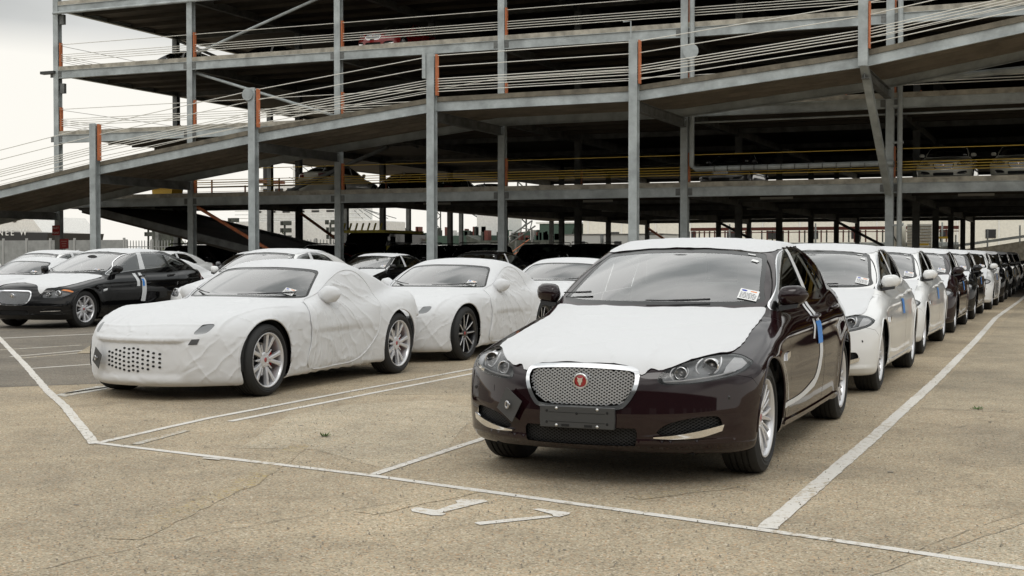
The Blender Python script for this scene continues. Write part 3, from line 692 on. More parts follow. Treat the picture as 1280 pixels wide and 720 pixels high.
XFS = dict(ylo=-1.04, yhi=4.14, arch=.362, dlo=[(.70, .972), (1.02, 1.14), (1.36, 1.305), (1.62, 1.375), (1.95, 1.395), (2.28, 1.362), (2.55, 1.255), (2.72, 1.13), (2.74, 1.085), (2.3, 1.065), (1.8, 1.045), (1.2, 1.008)],
 pillars=[[(1.78, 1.0), (1.90, 1.0), (1.84, 1.42), (1.74, 1.42)], [(2.50, 1.0), (2.535, 1.0), (2.46, 1.42), (2.425, 1.42)]],
 ws=[(0, 1.002), (.35, 1.002), (.60, 1.008), (.715, 1.035), (.69, 1.10), (.64, 1.25), (.60, 1.335), (.55, 1.358), (.3, 1.384), (0, 1.39)],
 bl=[(0, 1.14), (.4, 1.14), (.58, 1.15), (.60, 1.18), (.5, 1.36), (.3, 1.385), (0, 1.39)],
 bonnet=[(0, -.835), (.20, -.825), (.34, -.80), (.46, -.775), (.60, -.635), (.70, -.44), (.735, -.2), (.735, .2), (.76, .52), (.70, .60), (.4, .49), (0, .43), (-.2, .43), (-.2, -.835)],
 boot=[(-.2, 3.46), (0, 3.46), (.5, 3.42), (.66, 3.36), (.70, 3.8), (.68, 4.2), (0, 4.3), (-.2, 4.3)],
 doors=[[(.60, .26), (.66, .90), (.60, .945), (.78, 1.03), (1.10, 1.20), (1.42, 1.36), (1.68, 1.425), (1.80, 1.43), (1.86, 1.05), (1.88, .9), (1.83, .26)], [(1.84, .26), (1.89, .9), (1.87, 1.05), (1.81, 1.43), (2.1, 1.43), (2.4, 1.38), (2.62, 1.27), (2.80, 1.14), (2.83, 1.0), (2.80, .86), (2.62, .78), (2.50, .62), (2.46, .40), (2.40, .26)]],
 bumperline=[(-1.1, .1), (-.34, .1), (-.34, .36), (-.36, .56), (-.42, .625), (-.56, .655), (-.70, .70), (-1.1, .80)],
 lamp=[(.458, .612), (.462, .662), (.53, .70), (.61, .732), (.70, .752), (.79, .748), (.86, .722), (.882, .70), (.845, .66), (.76, .632), (.67, .615), (.56, .606)],
 lampc=[(.553, .662, .036), (.692, .695, .045)],
 grille=[(0, .708), (.22, .702), (.315, .69), (.345, .655), (.338, .575), (.285, .485), (.22, .456), (0, .450)], frame=.024,
 lower=[(0, .355), (.30, .352), (.34, .345), (.335, .262), (.30, .25), (0, .246)],
 fog=[(.45, .318), (.50, .375), (.60, .405), (.73, .418), (.765, .40), (.76, .345), (.62, .318)],
 blade=([(.43, .308), (.54, .317), (.66, .338), (.775, .368)], [(.43, .300), (.54, .292), (.66, .300), (.765, .332)]),
 tail=[(3.62, .90), (4.2, .84), (4.2, 1.04), (3.72, 1.06)], mirror=(.86, 1.05, .985), mirr=(1.25, 1.31), handles=[(1.66, .895), (2.60, .93)],
 sidevent=[(.44, .66), (.47, .665), (.50, .67), (.55, .68), (.57, .715), (.53, .712), (.49, .708), (.45, .70)], sill=[(.42, .25), (.9, .24), (1.5, .24), (2.1, .245), (2.5, .25)],
 wipers=[(-.05, .38, .0), (-.74, -.50, .03)], fin=2.72, tapepillar=True)
# body side tape and films
def add_tapes(c, root, kind):
    for s in (1,):
        if kind == 'long':    # long white strip on the handles, running down to the sill, with a blue patch
            a = [(1.76, 1.0), (1.80, .92), (1.80, .83), (1.79, .72), (1.74, .57), (1.62, .46), (1.46, .40)]; b = [(1.67, 1.0), (1.695, .93), (1.69, .85), (1.68, .75), (1.63, .60), (1.53, .50), (1.40, .445)]
            patch(c, 'white_tape', a + b[::-1], 'side', M['tape'], root, .003, s)
            a = [(1.62, .99), (1.635, .90), (1.58, .82), (1.50, .744)]; b = [(1.55, .985), (1.56, .90), (1.51, .82), (1.44, .744)]
            patch(c, 'white_tape', a + b[::-1], 'side', M['tape'], root, .0045, s)
            a = [(.36, .395), (.7, .39), (1.0, .40), (1.25, .43), (1.42, .46)]; b = [(.36, .36), (.7, .355), (1.0, .362), (1.25, .38), (1.47, .405)]
            patch(c, 'white_tape', a + b[::-1], 'side', M['tape'], root, .0045, s)
        z1, z0 = (.86, .70)
        patch(c, 'blue_tape', [(1.62, z1), (1.625, .80), (1.62, .75), (1.60, z0)] + [(1.78, z0), (1.80, .75), (1.81, .80), (1.81, z1)], 'side', M['blue'], root, .0065, s)
def films(sh, c, root, bonnet, roof, rough=1.):
    def wr(P):
        x, y = P[:, 0], P[:, 1]; q = 3.1 * x + 2.3 * y
        w_ = np.sin(q) + .6 * np.sin(5.3 * x - 4.1 * y + 1) + .35 * np.sin(9 * y + 7 * x)
        fr_ = np.clip((-.25 - y) / .5, 0, 1); rf = (y > 1.2)
        return .0015 * w_ + .006 * (.15 + fr_) * (1 - np.abs(np.sin(9 * x + 4 * y + 1.1 * w_))) ** 4 + .004 * (1 - np.abs(np.sin(6 * y - 5 * x + .9 * w_ + 1))) ** 6 + .003 * rf * (1 - np.abs(np.sin(8 * x + w_))) ** 4
    F = sh.F[np.isin(sh.id, (0, 11, 10, 13, 14, 15, 12, 17))]
    sub = Shell.__new__(Shell); sub.car = c; sub.P = sh.P; sub.F = F.copy(); sub.id = np.zeros(len(F), int)
    if bonnet:
        q = psdf(catmull(bonnet, 3)); sub.carve(lambda P: q(*TOPV(P)) + .002 * np.sin(31 * P[:, 0] + 17 * P[:, 1]) + .0018 * np.sin(53 * P[:, 1] - 23 * P[:, 0]), 1, region=lambda P: (P[:, 1] < .95) & (P[:, 2] > .60))
        sub.part('bonnet_film', (1,), M['film'], root, .005, disp=wr)
    if roof:
        q = psdf(catmull(roof, 3)); sub.carve(lambda P: q(*TOPV(P)) + .004 * np.sin(29 * P[:, 0] + 3) + .003 * np.sin(41 * P[:, 1]), 2, region=lambda P: (P[:, 2] > 1.30))
        sub.part('roof_film', (2,), M['film'], root, .005, disp=wr)
# ------------------------------------------------------------------ the other bodies
XJP = dict(XFP)
XJP.update(wr=.345,wb=3.032,
 top_k=[(-1.1,.60),(-.95,.66),(-.88,.73),(-.80,.785),(-.65,.83),(-.4,.875),(0,.925),(.35,.965),(.7,.99),(1,1.0),(2.5,1.01),(3.1,1.05),(3.5,1.08),(3.8,1.085),(4.1,1.07)],
 rear_k=[(.1,3.8),(.25,3.9),(.4,3.95),(.6,3.98),(.85,3.99),(1.0,3.98),(1.13,3.94),(1.3,3.8)],
 wid_k=[(-1,.88),(-.6,.915),(0,.94),(.8,.94),(1.5,.945),(2.4,.948),(3.0,.945),(3.4,.90),(4.0,.80)],
 bot_k=[(-1,.19),(-.8,.17),(-.4,.16),(.5,.18),(2.5,.18),(3.4,.2),(4.1,.27)],
 roof_k=[(0,1.25),(1.0,1.37),(1.5,1.44),(2.0,1.478),(2.4,1.475),(2.8,1.43),(3.1,1.37),(3.5,1.25),(3.8,1.14),(4.2,1.0)],
 gh_k=[(0,.80),(.6,.82),(1,.83),(2.3,.84),(3.0,.82),(3.5,.77),(4.0,.68)],
 ws=((.50,.965),(1.55,1.42)),bl=((2.8,1.46),(3.7,1.07)),tumble=.32)
XJS = dict(XFS); XJS.update(ylo=-1.04, yhi=4.12, arch=.372, h=.026, frame=.02,
 dlo=[(.72, .965), (.95, 1.10), (1.16, 1.225), (1.49, 1.352), (1.77, 1.392), (2.15, 1.402), (2.5, 1.365), (2.85, 1.275), (3.12, 1.175), (3.14, 1.15), (2.58, 1.112), (1.8, 1.065), (1.2, 1.02)],
 pillars=[[(1.66, 1.0), (1.83, 1.0), (1.86, 1.45), (1.74, 1.45)], [(2.62, 1.0), (2.68, 1.0), (2.52, 1.45), (2.48, 1.45)]],
 ws=[(0, 1.005), (.35, 1.005), (.60, 1.008), (.735, 1.03), (.70, 1.12), (.66, 1.24), (.61, 1.335), (.56, 1.365), (.3, 1.395), (0, 1.402)],
 bonnet=[(0, -.80), (.25, -.79), (.42, -.75), (.56, -.66), (.72, -.52), (.76, -.2), (.77, .2), (.78, .55), (.72, .62), (.4, .52), (0, .46), (-.2, .46), (-.2, -.80)],
 boot=[(-.2, 3.55), (0, 3.55), (.5, 3.50), (.66, 3.45), (.70, 3.8), (.68, 4.2), (0, 4.3), (-.2, 4.3)],
 doors=[[(.62, .26), (.68, .90), (.62, .955), (.80, 1.04), (1.06, 1.21), (1.42, 1.38), (1.68, 1.43), (1.84, 1.44), (1.83, 1.05), (1.80, .9), (1.76, .26)], [(1.77, .26), (1.81, .9), (1.84, 1.05), (1.85, 1.44), (2.2, 1.44), (2.5, 1.41), (2.72, 1.34), (2.84, 1.1), (2.82, .95), (2.72, .80), (2.62, .62), (2.56, .40), (2.52, .26)]],
 lamp=[(.545, .58), (.56, .64), (.64, .68), (.73, .71), (.82, .722), (.90, .695), (.925, .66), (.87, .60), (.78, .575), (.66, .57)], lampc=[(.64, .628, .04), (.76, .65, .05)],
 grille=[(0, .705), (.25, .702), (.36, .695), (.40, .66), (.405, .58), (.36, .49), (.26, .44), (0, .425)], lower=[(0, .345), (.30, .342), (.36, .33), (.34, .262), (.26, .255), (0, .252)],
 fog=[(.56, .30), (.57, .345), (.68, .362), (.80, .365), (.83, .35), (.82, .31), (.70, .295)], blade=([(.56, .328), (.64, .334), (.74, .336), (.82, .338)], [(.56, .318), (.64, .322), (.74, .324), (.82, .328)]),
 tail=[(3.62, .86), (4.2, .84), (4.2, 1.0), (3.72, 1.02)], mirror=(.90, 1.06, .99), handles=[(1.62, .93), (2.58, .945)], wipers=[(.12, .66, .0), (-.40, -.70, .02)], fin=2.6, tapepillar=True)
FTP = dict(wr=.345,wb=2.622,
 top_k=[(-1.1,.52),(-.95,.585),(-.86,.64),(-.75,.69),(-.55,.745),(-.3,.795),(0,.84),(.4,.885),(.8,.915),(1.2,.92),(2.2,.93),(2.8,.955),(3.2,.965),(3.5,.955),(3.8,.93)],
 front_k=[(.08,-.70),(.14,-.80),(.22,-.85),(.35,-.865),(.5,-.855),(.58,-.835),(.66,-.79),(.74,-.70),(.85,-.5),(1.1,-.2)],
 rear_k=[(.1,3.35),(.3,3.52),(.5,3.58),(.8,3.60),(.95,3.58),(1.1,3.5)],
 wid_k=[(-1,.90),(-.6,.92),(0,.945),(.6,.925),(1.3,.905),(1.9,.925),(2.4,.958),(2.7,.962),(3.1,.94),(3.6,.84)],
 prof_k=[(0,-.08),(.14,-.045),(.25,-.02),(.4,-.005),(.55,0),(.66,-.004),(.76,-.02),(.84,-.05),(.92,-.11),(1.1,-.3)],
 bot_k=[(-1,.135),(-.6,.13),(0,.13),(.6,.15),(2.2,.16),(3.0,.17),(3.6,.25)],
 crn_k=[(-1,.10),(-.6,.06),(-.2,.03),(0,.02),(.4,.04),(.9,.07),(1.5,.09),(2.2,.06),(2.7,.03),(3.6,.08)],
 roof_k=[(0,1.0),(.8,1.12),(1.3,1.26),(1.65,1.305),(1.95,1.30),(2.3,1.255),(2.7,1.165),(3.1,1.05),(3.5,.95),(4,.8)],
 gh_k=[(0,.74),(.7,.78),(1.2,.80),(1.9,.80),(2.4,.76),(2.9,.66),(3.4,.52)],
 tumble=.40,tb2=.2,rc=.04,ws=((.72,.875),(1.46,1.265)),wsb=.22,wscv=.03,bl=((2.1,1.30),(3.35,.93)),blb=.10,blcv=.0,
 kr=.12,kw=.06,kb=.08,ku=.06,kts=.13,kf=.12,nb=.52,npow=2.5,rb=.42,flare=.012,bulge=.02,bx=lambda y:.26+.06*np.clip(y+.8,0,1.5),
 crease=0,crz=lambda y:.8,lip=0)
def smoothstep(a, b, x): t = np.clip((x - a) / (b - a), 0, 1); return t * t * (3 - 2 * t)
def wn(a, b, s=0.): return np.sin(3.1 * a + 1.7 * b + s) + .6 * np.sin(5.3 * a - 4.1 * b + 2 * s) + .35 * np.sin(9.7 * a + 7.3 * b - s)
def ridge(t, k=2.2): return (1 - np.abs(np.sin(t))) ** k
def folds(c, amp=1., seed=0):
    "cloth drape: gather lines round the wheels, sill and mirror, long soft waves elsewhere, a taut sheet over the grille"
    def f(P):
        x, y, z = P[:, 0], P[:, 1], P[:, 2]; ax = np.abs(x); s = seed
        d = .0016 * wn(2.2 * y, 2.5 * z + 1.5 * x, s)
        side = smoothstep(.55, .8, ax) * smoothstep(.95, .75, z)
        # short creases behind the front wheel and along the sill
        w1 = smoothstep(.42, .55, y) * smoothstep(.95, .7, y); d = d + .008 * side * w1 * ridge(14 * z - 6 * y + .4 * wn(3 * y, 4 * z, s), 3) * (.5 + .5 * np.sin(7 * z + s))
        w2 = smoothstep(.42, .18, z) * smoothstep(.5, .8, y) * smoothstep(2.35, 2.0, y); d = d + .011 * side * w2 * ridge(15 * (y + .25 * z) + .4 * wn(2 * y, 4 * z, s), 3.2)
        w3 = smoothstep(2.0, 2.15, y) * smoothstep(2.75, 2.3, y) * smoothstep(.35, .6, z); d = d + .007 * side * w3 * ridge(13 * z + 9 * y + .35 * wn(2 * y, 4 * z, s), 3.5)
        for y0 in (0, c.wb):
            r = np.hypot(y - y0, z - c.wr); a = np.arctan2(z - c.wr, y - y0)
            d = d + .006 * side * smoothstep(.62, .42, r) * ridge(8.5 * a + .8 * wn(3 * y, 3 * z, s + y0), 3) * (.5 + .5 * np.sin(3.3 * a + s + y0))
            d = d + .004 * side * np.exp(-((r - .395) / .012) ** 2)
        # folds running back from the nose corner
        w4 = smoothstep(-.2, -.5, y) * smoothstep(.42, .6, ax) * smoothstep(.64, .5, z) * smoothstep(.14, .22, z); d = d + .007 * w4 * ridge(15 * z - 17 * (ax - .6) + .35 * wn(3 * x, 3 * z, s), 3.5) + .006 * w4 * ridge(12 * ax + 6 * z + s, 4)
        # the sheet pulled flat over the radiator opening, with a ledge above it
        d = d - .030 * smoothstep(.52, .42, ax) * smoothstep(.553, .538, z) * smoothstep(.16, .26, z) * (y < 0)
        d = d + .008 * np.exp(-((z - .575) / .016) ** 2) * smoothstep(.62, .5, ax) * (y < 0)
        # bonnet shut line and wing crests show through as steps
        d = d + .006 * np.exp(-((z - .69 - .01 * np.sin(5 * x)) / .009) ** 2) * smoothstep(.62, .55, ax) * (y < -.3)
        cr = ax - .70 - .12 * smoothstep(-.5, .3, y); d = d + .010 * np.exp(-(cr / .018) ** 2) * smoothstep(-.6, -.4, y) * smoothstep(.65, .4, y) * (z > .6)
        d = d + .005 * (z > .6) * smoothstep(.0, .12, cr) * smoothstep(-.5, -.2, y) * smoothstep(.8, .5, y) * ridge(9 * y + 6 * x + .7 * wn(3 * y, 3 * x, s), 2.5)
        bb = (z > .62) * (y < .6) * smoothstep(.72, .5, ax); d = d + .0035 * bb * ridge(5.5 * y + 3.2 * x + 1.1 * wn(1.4 * x, 1.2 * y, s + 1), 5)
        d = d + .004 * smoothstep(1.0, 1.1, z) * smoothstep(1.7, 2.1, y) * ridge(10 * x + 3 * y + wn(2 * x, 2 * y, s), 3)
        return d * amp
    return f
def doorfolds(c, seed, dr):
    def f(P):
        y, z = P[:, 1], P[:, 2]; e_ = smoothstep(.0, -.05, dr(y, z)); a = np.arctan2(1.22 - z, y - .93); r = np.hypot(1.22 - z, y - .93)
        d = .009 * ridge(9.5 * a + .22 * wn(3 * y, 3 * z, seed), 4) * smoothstep(.15, .4, r) + .007 * ridge(17 * a - 2 * r + .35 * wn(3 * y, 3 * z, seed + 2), 4) * smoothstep(.3, .7, r)
        d = d + .006 * ridge(7 * (z + .4 * y) + .35 * wn(2 * y, 2 * z, seed + 4), 4) + .010 * smoothstep(.42, .25, z) * ridge(16 * y + .4 * wn(3 * y, 2 * z, seed), 3)
        return .004 + d * e_ + .004 * wn(1.7 * y, 1.9 * z, seed) * e_
    return f
def coupe(c, root, h=.018, holes=True, fine=True, wheel='twin', mark=True, card=True, seed=0., mir=True):
    sh = Shell(c, (-1.03, -.98, .07), (1.03, 3.72, 1.40), h); rw = .375; wheel_arch(sh, c, rw)
    ws = psdf(catmull(mirrorx([(0, .915), (.35, .912), (.62, .905), (.715, .915), (.70, .98), (.645, 1.10), (.60, 1.165), (.52, 1.19), (.3, 1.21), (0, 1.215)]), 4)); wreg = lambda P: (P[:, 1] < 1.6) & (P[:, 2] > .8)
    sh.carve(lambda P: ws(*FRONT(P)), 6, region=wreg); sh.carve(lambda P: ws(*FRONT(P)) + .02, 7, ids=(6,), region=wreg)
    lm = psdf(catmull([(.545, .615), (.552, .66), (.57, .695), (.635, .703), (.655, .68), (.628, .625)], 3)); sh.carve(lambda P: lm(*FABS(P)), 20, region=lambda P: P[:, 1] < -.2)
    dr = psdf(catmull([(.74, .22), (.78, .50), (.77, .70), (.84, .84), (1.08, .93), (1.38, 1.07), (1.68, 1.165), (1.95, 1.165), (2.14, 1.06), (2.24, .88), (2.17, .66), (2.07, .45), (1.75, .24), (1.3, .20)], 4))
    rd = lambda P: (np.abs(P[:, 0]) > .45)
    sh.carve(lambda P: dr(*SIDE(P)) - .012, 13, region=rd); sh.carve(lambda P: dr(*SIDE(P)), 14, ids=(13,), region=rd)
    dp = folds(c, 1., seed); dpd = doorfolds(c, seed, dr)
    sh.part('body_cover', (0, 13, 14), M['cover'], root, disp=lambda P: dp(P) * (1 - .7 * (np.abs(P[:, 0]) > .45) * smoothstep(.01, -.03, dr(*SIDE(P)))))
    for s in (1, -1):
        sh.part('door_cover', (14,), M['cover'], root, .004, s, disp=dpd)
        q = onbody(c, [tuple(v) for v in catmull([(.74, .22), (.78, .50), (.77, .70), (.84, .84), (1.08, .93), (1.38, 1.07), (1.68, 1.165), (1.95, 1.165), (2.14, 1.06), (2.24, .88), (2.17, .66), (2.07, .45), (1.75, .24), (1.3, .20)], 4)], 'side', .009, s)
        q = [v for v in q if abs(v[0]) > .60 or v[2] < .9]
        MB().tube([tuple(v) for v in q], .0065, 6).build('door_cover_hem', M['cover'], root, smooth=True)
    sh.part('windscreen', (7,), M['glass'], root, -.003); sh.part('windscreen_border', (6,), M['frit'], root, -.002)
    for s in (1, -1):
        sh.part('headlight', (20,), M['bucket'], root, -.002, s)
    if mark:
        for s in (1,): patch(c, 'side_marker', [(.520, .520), (.55, .521), (.585, .523)] + [(.597, .572), (.57, .571), (.54, .570)], 'front', M['card'], root, .006)
    if holes:
        n = 0
        for ix, (x, cnt) in enumerate([(-.30, 4), (-.255, 4), (-.205, 5), (-.155, 5), (-.105, 6), (-.05, 6), (.0, 6), (.05, 6), (.105, 5), (.16, 5), (.215, 4), (.275, 4)]):
            for k in range(cnt):
                z = .385 + (k - (cnt - 1) / 2) * .040 + (-.008 if ix % 2 else 0); hp = c.snap(np.array([[x, c.front(z), z]]))[0]
                hp = c.cast([(x, -1.6, z)], [(0, 1, 0)], 0, 2, 300)[0][0]; hp = hp + c.nrm(hp[None])[0] * float(dp(hp[None])[0]); y = hp[1]
                if n == 0:
                    ho = MB().prism([(.0145 * math.cos(t), .0105 * math.sin(t)) for t in np.linspace(0, 2 * math.pi, 14, endpoint=False)], -.003, .003, 'y').build('vent_hole', M['under'], root)
                    hm = ho.data
                else: ho = link('vent_hole', hm, None, root)
                ho.location = (x, y, z); n += 1
    # cabin and underside
    MB().box((-.75, .95, .30), (.75, 2.6, .34)).build('cabin_floor', M['dash'], root)
    MB().prism([(.80, .80), (.90, .86), (1.15, .87), (1.3, .78), (1.32, .4), (.8, .4)], -.72, .72).build('dashboard', M['dash'], root, bevel=.02)
    MB().tube([(.37 + .18 * math.cos(t), 1.36 + .055 * math.sin(t), .84 + .16 * math.sin(t)) for t in np.linspace(0, 2 * math.pi, 20, endpoint=False)], .016, 6, closed=True).build('steering_wheel', M['dash'], root, smooth=True)
    for x in (.37, -.37):
        MB().prism([(1.85, .35), (2.0, .35), (2.14, .85), (2.12, 1.05), (2.06, 1.05), (2.02, .86)], x - .24, x + .24).build('seat_back', M['seat'], root, bevel=.03)
    MB().box((-.6, 1.35, 1.09), (.6, 1.36, 1.10)).build('visor_strip', M['dash'], root) if 0 else None
    MB().ell((0, 1.25, 1.12), (.12, .02, .035), 12, 8).build('rear_view_mirror', M['dash'], root, smooth=True)
    MB().box((-.66, -.45, .13), (.66, 3.3, .2)).build('underbody', M['under'], root); MB().box((-.52, -.4, .2), (.52, 3.2, .6)).build('chassis', M['under'], root)
    global PAINT; PAINT = M['cover']; arch_liners(c, root, rw, M['under'])
    c.wsbase = .925; wipers(c, root, [(.05, .60, .0), (-.35, -.68, .015)])
    if mir:
        for s in (1, -1):       # bagged mirror: a soft lump gathered where it meets the door
            P = []; n, k = 18, 9
            for i in range(k):
                t = i / (k - 1); x = .76 + t * .235; e_ = [.35, .62, .86, .98, 1.0, .97, .86, .6, .15][i]
                for j in range(n):
                    a = 2 * math.pi * j / n; w_ = 1 + .05 * math.sin(5 * a + i * 1.3 + seed) + .04 * math.sin(3 * a - i)
                    P.append((s * x, 1.17 + .10 * e_ * w_ * math.cos(a) + .05 * t, .945 + .088 * e_ * w_ * math.sin(a) - .02 * (1 - t)))
            F = [(i * n + j, i * n + (j + 1) % n, (i + 1) * n + (j + 1) % n, (i + 1) * n + j) for i in range(k - 1) for j in range(n)] + [tuple(range(n))[::-1], tuple((k - 1) * n + j for j in range(n))]
            MB().add(P, F).build('mirror_cover', M['cover'], root, smooth=True)
    return sh
def tow_card(root, c, x, z, a, size=.14):
    "square card pushed over the towing eye"
    hp = c.cast([(x, -1.6, z)], [(0, 1, 0)], 0, 2, 300)[0][0]; n = c.nrm(hp[None])[0]; n = n * np.array([1, 1, .3]); n /= np.linalg.norm(n)
    u = np.cross([0, 0, 1.], n); u /= np.linalg.norm(u); v = np.cross(n, u); o = hp + n * .03
    if v[2] < 0: v = -v
    P = []
    for k in (0, .004):
        for t in (a, a + 90, a + 180, a + 270): P.append(tuple(o + n * k + (u * math.cos(R(t)) + v * math.sin(R(t))) * size * .707))
    cd = MB().add(P, [(3, 2, 1, 0), (4, 5, 6, 7), (0, 1, 5, 4), (1, 2, 6, 5), (2, 3, 7, 6), (3, 0, 4, 7)]).build('tow_eye_card', M['card'], root)
    q = o + n * .03; MB().tube([tuple(hp), tuple(o + n * .012)], .009, 8).build('tow_bolt', M['dullmetal'], cd, smooth=True)
    MB().tube([tuple(q + (u * math.cos(t) * .012 + v * math.sin(t) * .02) - n * .008) for t in np.linspace(0, 2 * math.pi, 14, endpoint=False)], .0065, 6, closed=True).build('tow_eye', M['dullmetal'], cd, smooth=True)
# ------------------------------------------------------------------ ground
def asphalt(name, tint, dark=1., fine=1.):
    m = bpy.data.materials.new(name); m.use_nodes = True; t = m.node_tree; b = t.nodes['Principled BSDF']; L = t.links.new
    b.inputs['Roughness'].default_value = .88; b.inputs['Specular IOR Level'].default_value = .3
    c = t.nodes.new('ShaderNodeTexCoord')
    def noise(s, d=4, r=.6, dist=0): n = N(t, 'ShaderNodeTexNoise', _Scale=s, _Detail=d, _Roughness=r, _Distortion=dist); L(c.outputs['Object'], n.inputs['Vector']); return n
    def vor(s): v = N(t, 'ShaderNodeTexVoronoi', _Scale=s); L(c.outputs['Object'], v.inputs['Vector']); return v
    def ramp(src, pts):
        r = N(t, 'ShaderNodeValToRGB'); e = r.color_ramp.elements
        while len(e) < len(pts): e.new(.5)
        for q, (p, col) in zip(e, pts): q.position = p; q.color = tuple(col) + (1,)
        L(src, r.inputs[0]); return r.outputs[0]
    v = vor(105); sx = N(t, 'ShaderNodeSeparateColor'); L(v.outputs['Color'], sx.inputs[0])
    k = [tuple(x * dark for x in q) for q in ((.10, .085, .065), (.21, .185, .145), (.30, .265, .21), (.36, .33, .27), (.34, .22, .13), (.48, .45, .40))]
    st = ramp(sx.outputs[0], [(0, k[0]), (.14, k[1]), (.45, k[2]), (.78, k[3]), (.93, k[4]), (.97, k[5])])
    bed = ramp(noise(45, 3).outputs['Fac'], [(.35, tuple(x * dark for x in (.19, .165, .125))), (.65, tuple(x * dark for x in (.29, .258, .205)))])
    m1 = N(t, 'ShaderNodeMixRGB'); m1.inputs[0].default_value = .82; L(bed, m1.inputs[1]); L(st, m1.inputs[2])
    big = ramp(noise(.55, 5, .55, .5).outputs['Fac'], [(.32, (.78, .79, .81)), (.50, (.98, .98, .98)), (.66, (1.15, 1.145, 1.14))])
    m2 = N(t, 'ShaderNodeMixRGB', blend_type='MULTIPLY'); m2.inputs[0].default_value = 1; L(m1.outputs[0], m2.inputs[1]); L(big, m2.inputs[2])
    mid = ramp(noise(2.6, 6, .7, .8).outputs['Fac'], [(.34, (.84, .84, .84)), (.5, (1., 1., 1.)), (.68, (1.09, 1.09, 1.09))])
    m3 = N(t, 'ShaderNodeMixRGB', blend_type='MULTIPLY'); m3.inputs[0].default_value = .9; L(m2.outputs[0], m3.inputs[1]); L(mid, m3.inputs[2])
    stain = ramp(noise(7, 4, .6).outputs['Fac'], [(.20, (.6, .58, .55)), (.31, (1, 1, 1)), (.7, (1, 1, 1))])
    m4 = N(t, 'ShaderNodeMixRGB', blend_type='MULTIPLY'); m4.inputs[0].default_value = .7; L(m3.outputs[0], m4.inputs[1]); L(stain, m4.inputs[2])
    m5 = N(t, 'ShaderNodeMixRGB', blend_type='MULTIPLY'); m5.inputs[0].default_value = 1; m5.inputs[2].default_value = tuple(tint) + (1,); L(m4.outputs[0], m5.inputs[1]); L(m5.outputs[0], b.inputs['Base Color'])
    bu = N(t, 'ShaderNodeBump', _Strength=.6 * fine, _Distance=.008); L(v.outputs['Distance'], bu.inputs['Height'])
    b2 = N(t, 'ShaderNodeBump', _Strength=.35, _Distance=.03); L(noise(6, 6).outputs['Fac'], b2.inputs['Height']); L(bu.outputs[0], b2.inputs['Normal']); L(b2.outputs[0], b.inputs['Normal'])
    return m, m5.outputs[0], b, t
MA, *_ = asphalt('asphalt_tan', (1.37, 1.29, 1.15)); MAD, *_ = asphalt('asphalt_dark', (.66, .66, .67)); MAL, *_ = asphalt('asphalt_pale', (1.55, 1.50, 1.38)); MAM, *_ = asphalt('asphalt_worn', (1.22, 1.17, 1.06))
def paintmat(name, col, lo, hi, tint=(1.4, 1.32, 1.17)):
    m, under, b, t = asphalt(name, tint); L = t.links.new; c = t.nodes.new('ShaderNodeTexCoord')
    n = N(t, 'ShaderNodeTexNoise', _Scale=22, _Detail=6, _Roughness=.75); L(c.outputs['Object'], n.inputs['Vector'])
    n2 = N(t, 'ShaderNodeTexNoise', _Scale=1.3, _Detail=2); L(c.outputs['Object'], n2.inputs['Vector'])
    ad = N(t, 'ShaderNodeMath', operation='MULTIPLY_ADD'); ad.inputs[1].default_value = .35; L(n2.outputs['Fac'], ad.inputs[0]); L(n.outputs['Fac'], ad.inputs[2])
    r = N(t, 'ShaderNodeMapRange'); r.inputs[1].default_value = lo; r.inputs[2].default_value = hi; L(ad.outputs[0], r.inputs[0])
    x = N(t, 'ShaderNodeMixRGB'); x.inputs[1].default_value = col + (1,); L(r.outputs[0], x.inputs[0]); L(under, x.inputs[2]); L(x.outputs[0], b.inputs['Base Color']); return m
MW = paintmat('white_road_paint', (.68, .65, .60), .70, .84); MWW = paintmat('white_road_paint_worn', (.60, .59, .55), .60, .76); MY = paintmat('yellow_road_paint_faded', (.42, .30, .07), .42, .62)
def sheet(name, poly, z, m, kind='structure', label=None):
    o = mesh(name, [(x, y, z) for x, y in poly], [tuple(range(len(poly)))], m); me = o.data
    if me.polygons[0].normal.z < 0: me.flip_normals()
    return tag(o, kind=kind)
def ribbon(name, pts, w, z, m, jit=.003, step=.10):
    P = []; rr = random.Random(len(pts) * 31 + int(abs(pts[0][0]) * 100)); L_ = []
    for (a, b) in zip(pts, pts[1:]):
        d = math.dist(a, b); n = max(1, int(d / step))
        for i in range(n): L_.append((a[0] + (b[0] - a[0]) * i / n, a[1] + (b[1] - a[1]) * i / n))
    L_.append(pts[-1])
    for i, p in enumerate(L_):
        a = L_[max(0, i - 1)]; b = L_[min(len(L_) - 1, i + 1)]; d = Vector((b[0] - a[0], b[1] - a[1])).normalized(); n = Vector((-d.y, d.x))
        for s in (-1, 1): k = s * (w / 2 + rr.uniform(-jit, jit)); P.append((p[0] + n.x * k, p[1] + n.y * k, z))
    F = [(2 * i, 2 * i + 1, 2 * i + 3, 2 * i + 2) for i in range(len(L_) - 1)]
    o = mesh(name, P, F, m)
    if o.data.polygons[0].normal.z < 0: o.data.flip_normals()
    return tag(o, kind='structure')
sheet('ground', [(-1500, -60), (900, -60), (900, 2500), (-1500, 2500)], 0, MA)
sheet('dark_asphalt', [(-10.3, 10.0), (-9.2, 11.1), (-9.75, 12.6), (-9.35, 14.6), (-9.4, 45), (-75, 45), (-75, 8), (-12, 8.2)], .0016, MAD)
sheet('asphalt_patch', [(-5.62, 8.48), (-6.0, 9.4), (-5.94, 10.39), (-5.35, 11.0), (-4.6, 10.3), (-4.3, 9.2), (-3.97, 8.27), (-3.95, 7.3), (-4.79, 7.85), (-5.3, 7.7)], .0016, MAL)
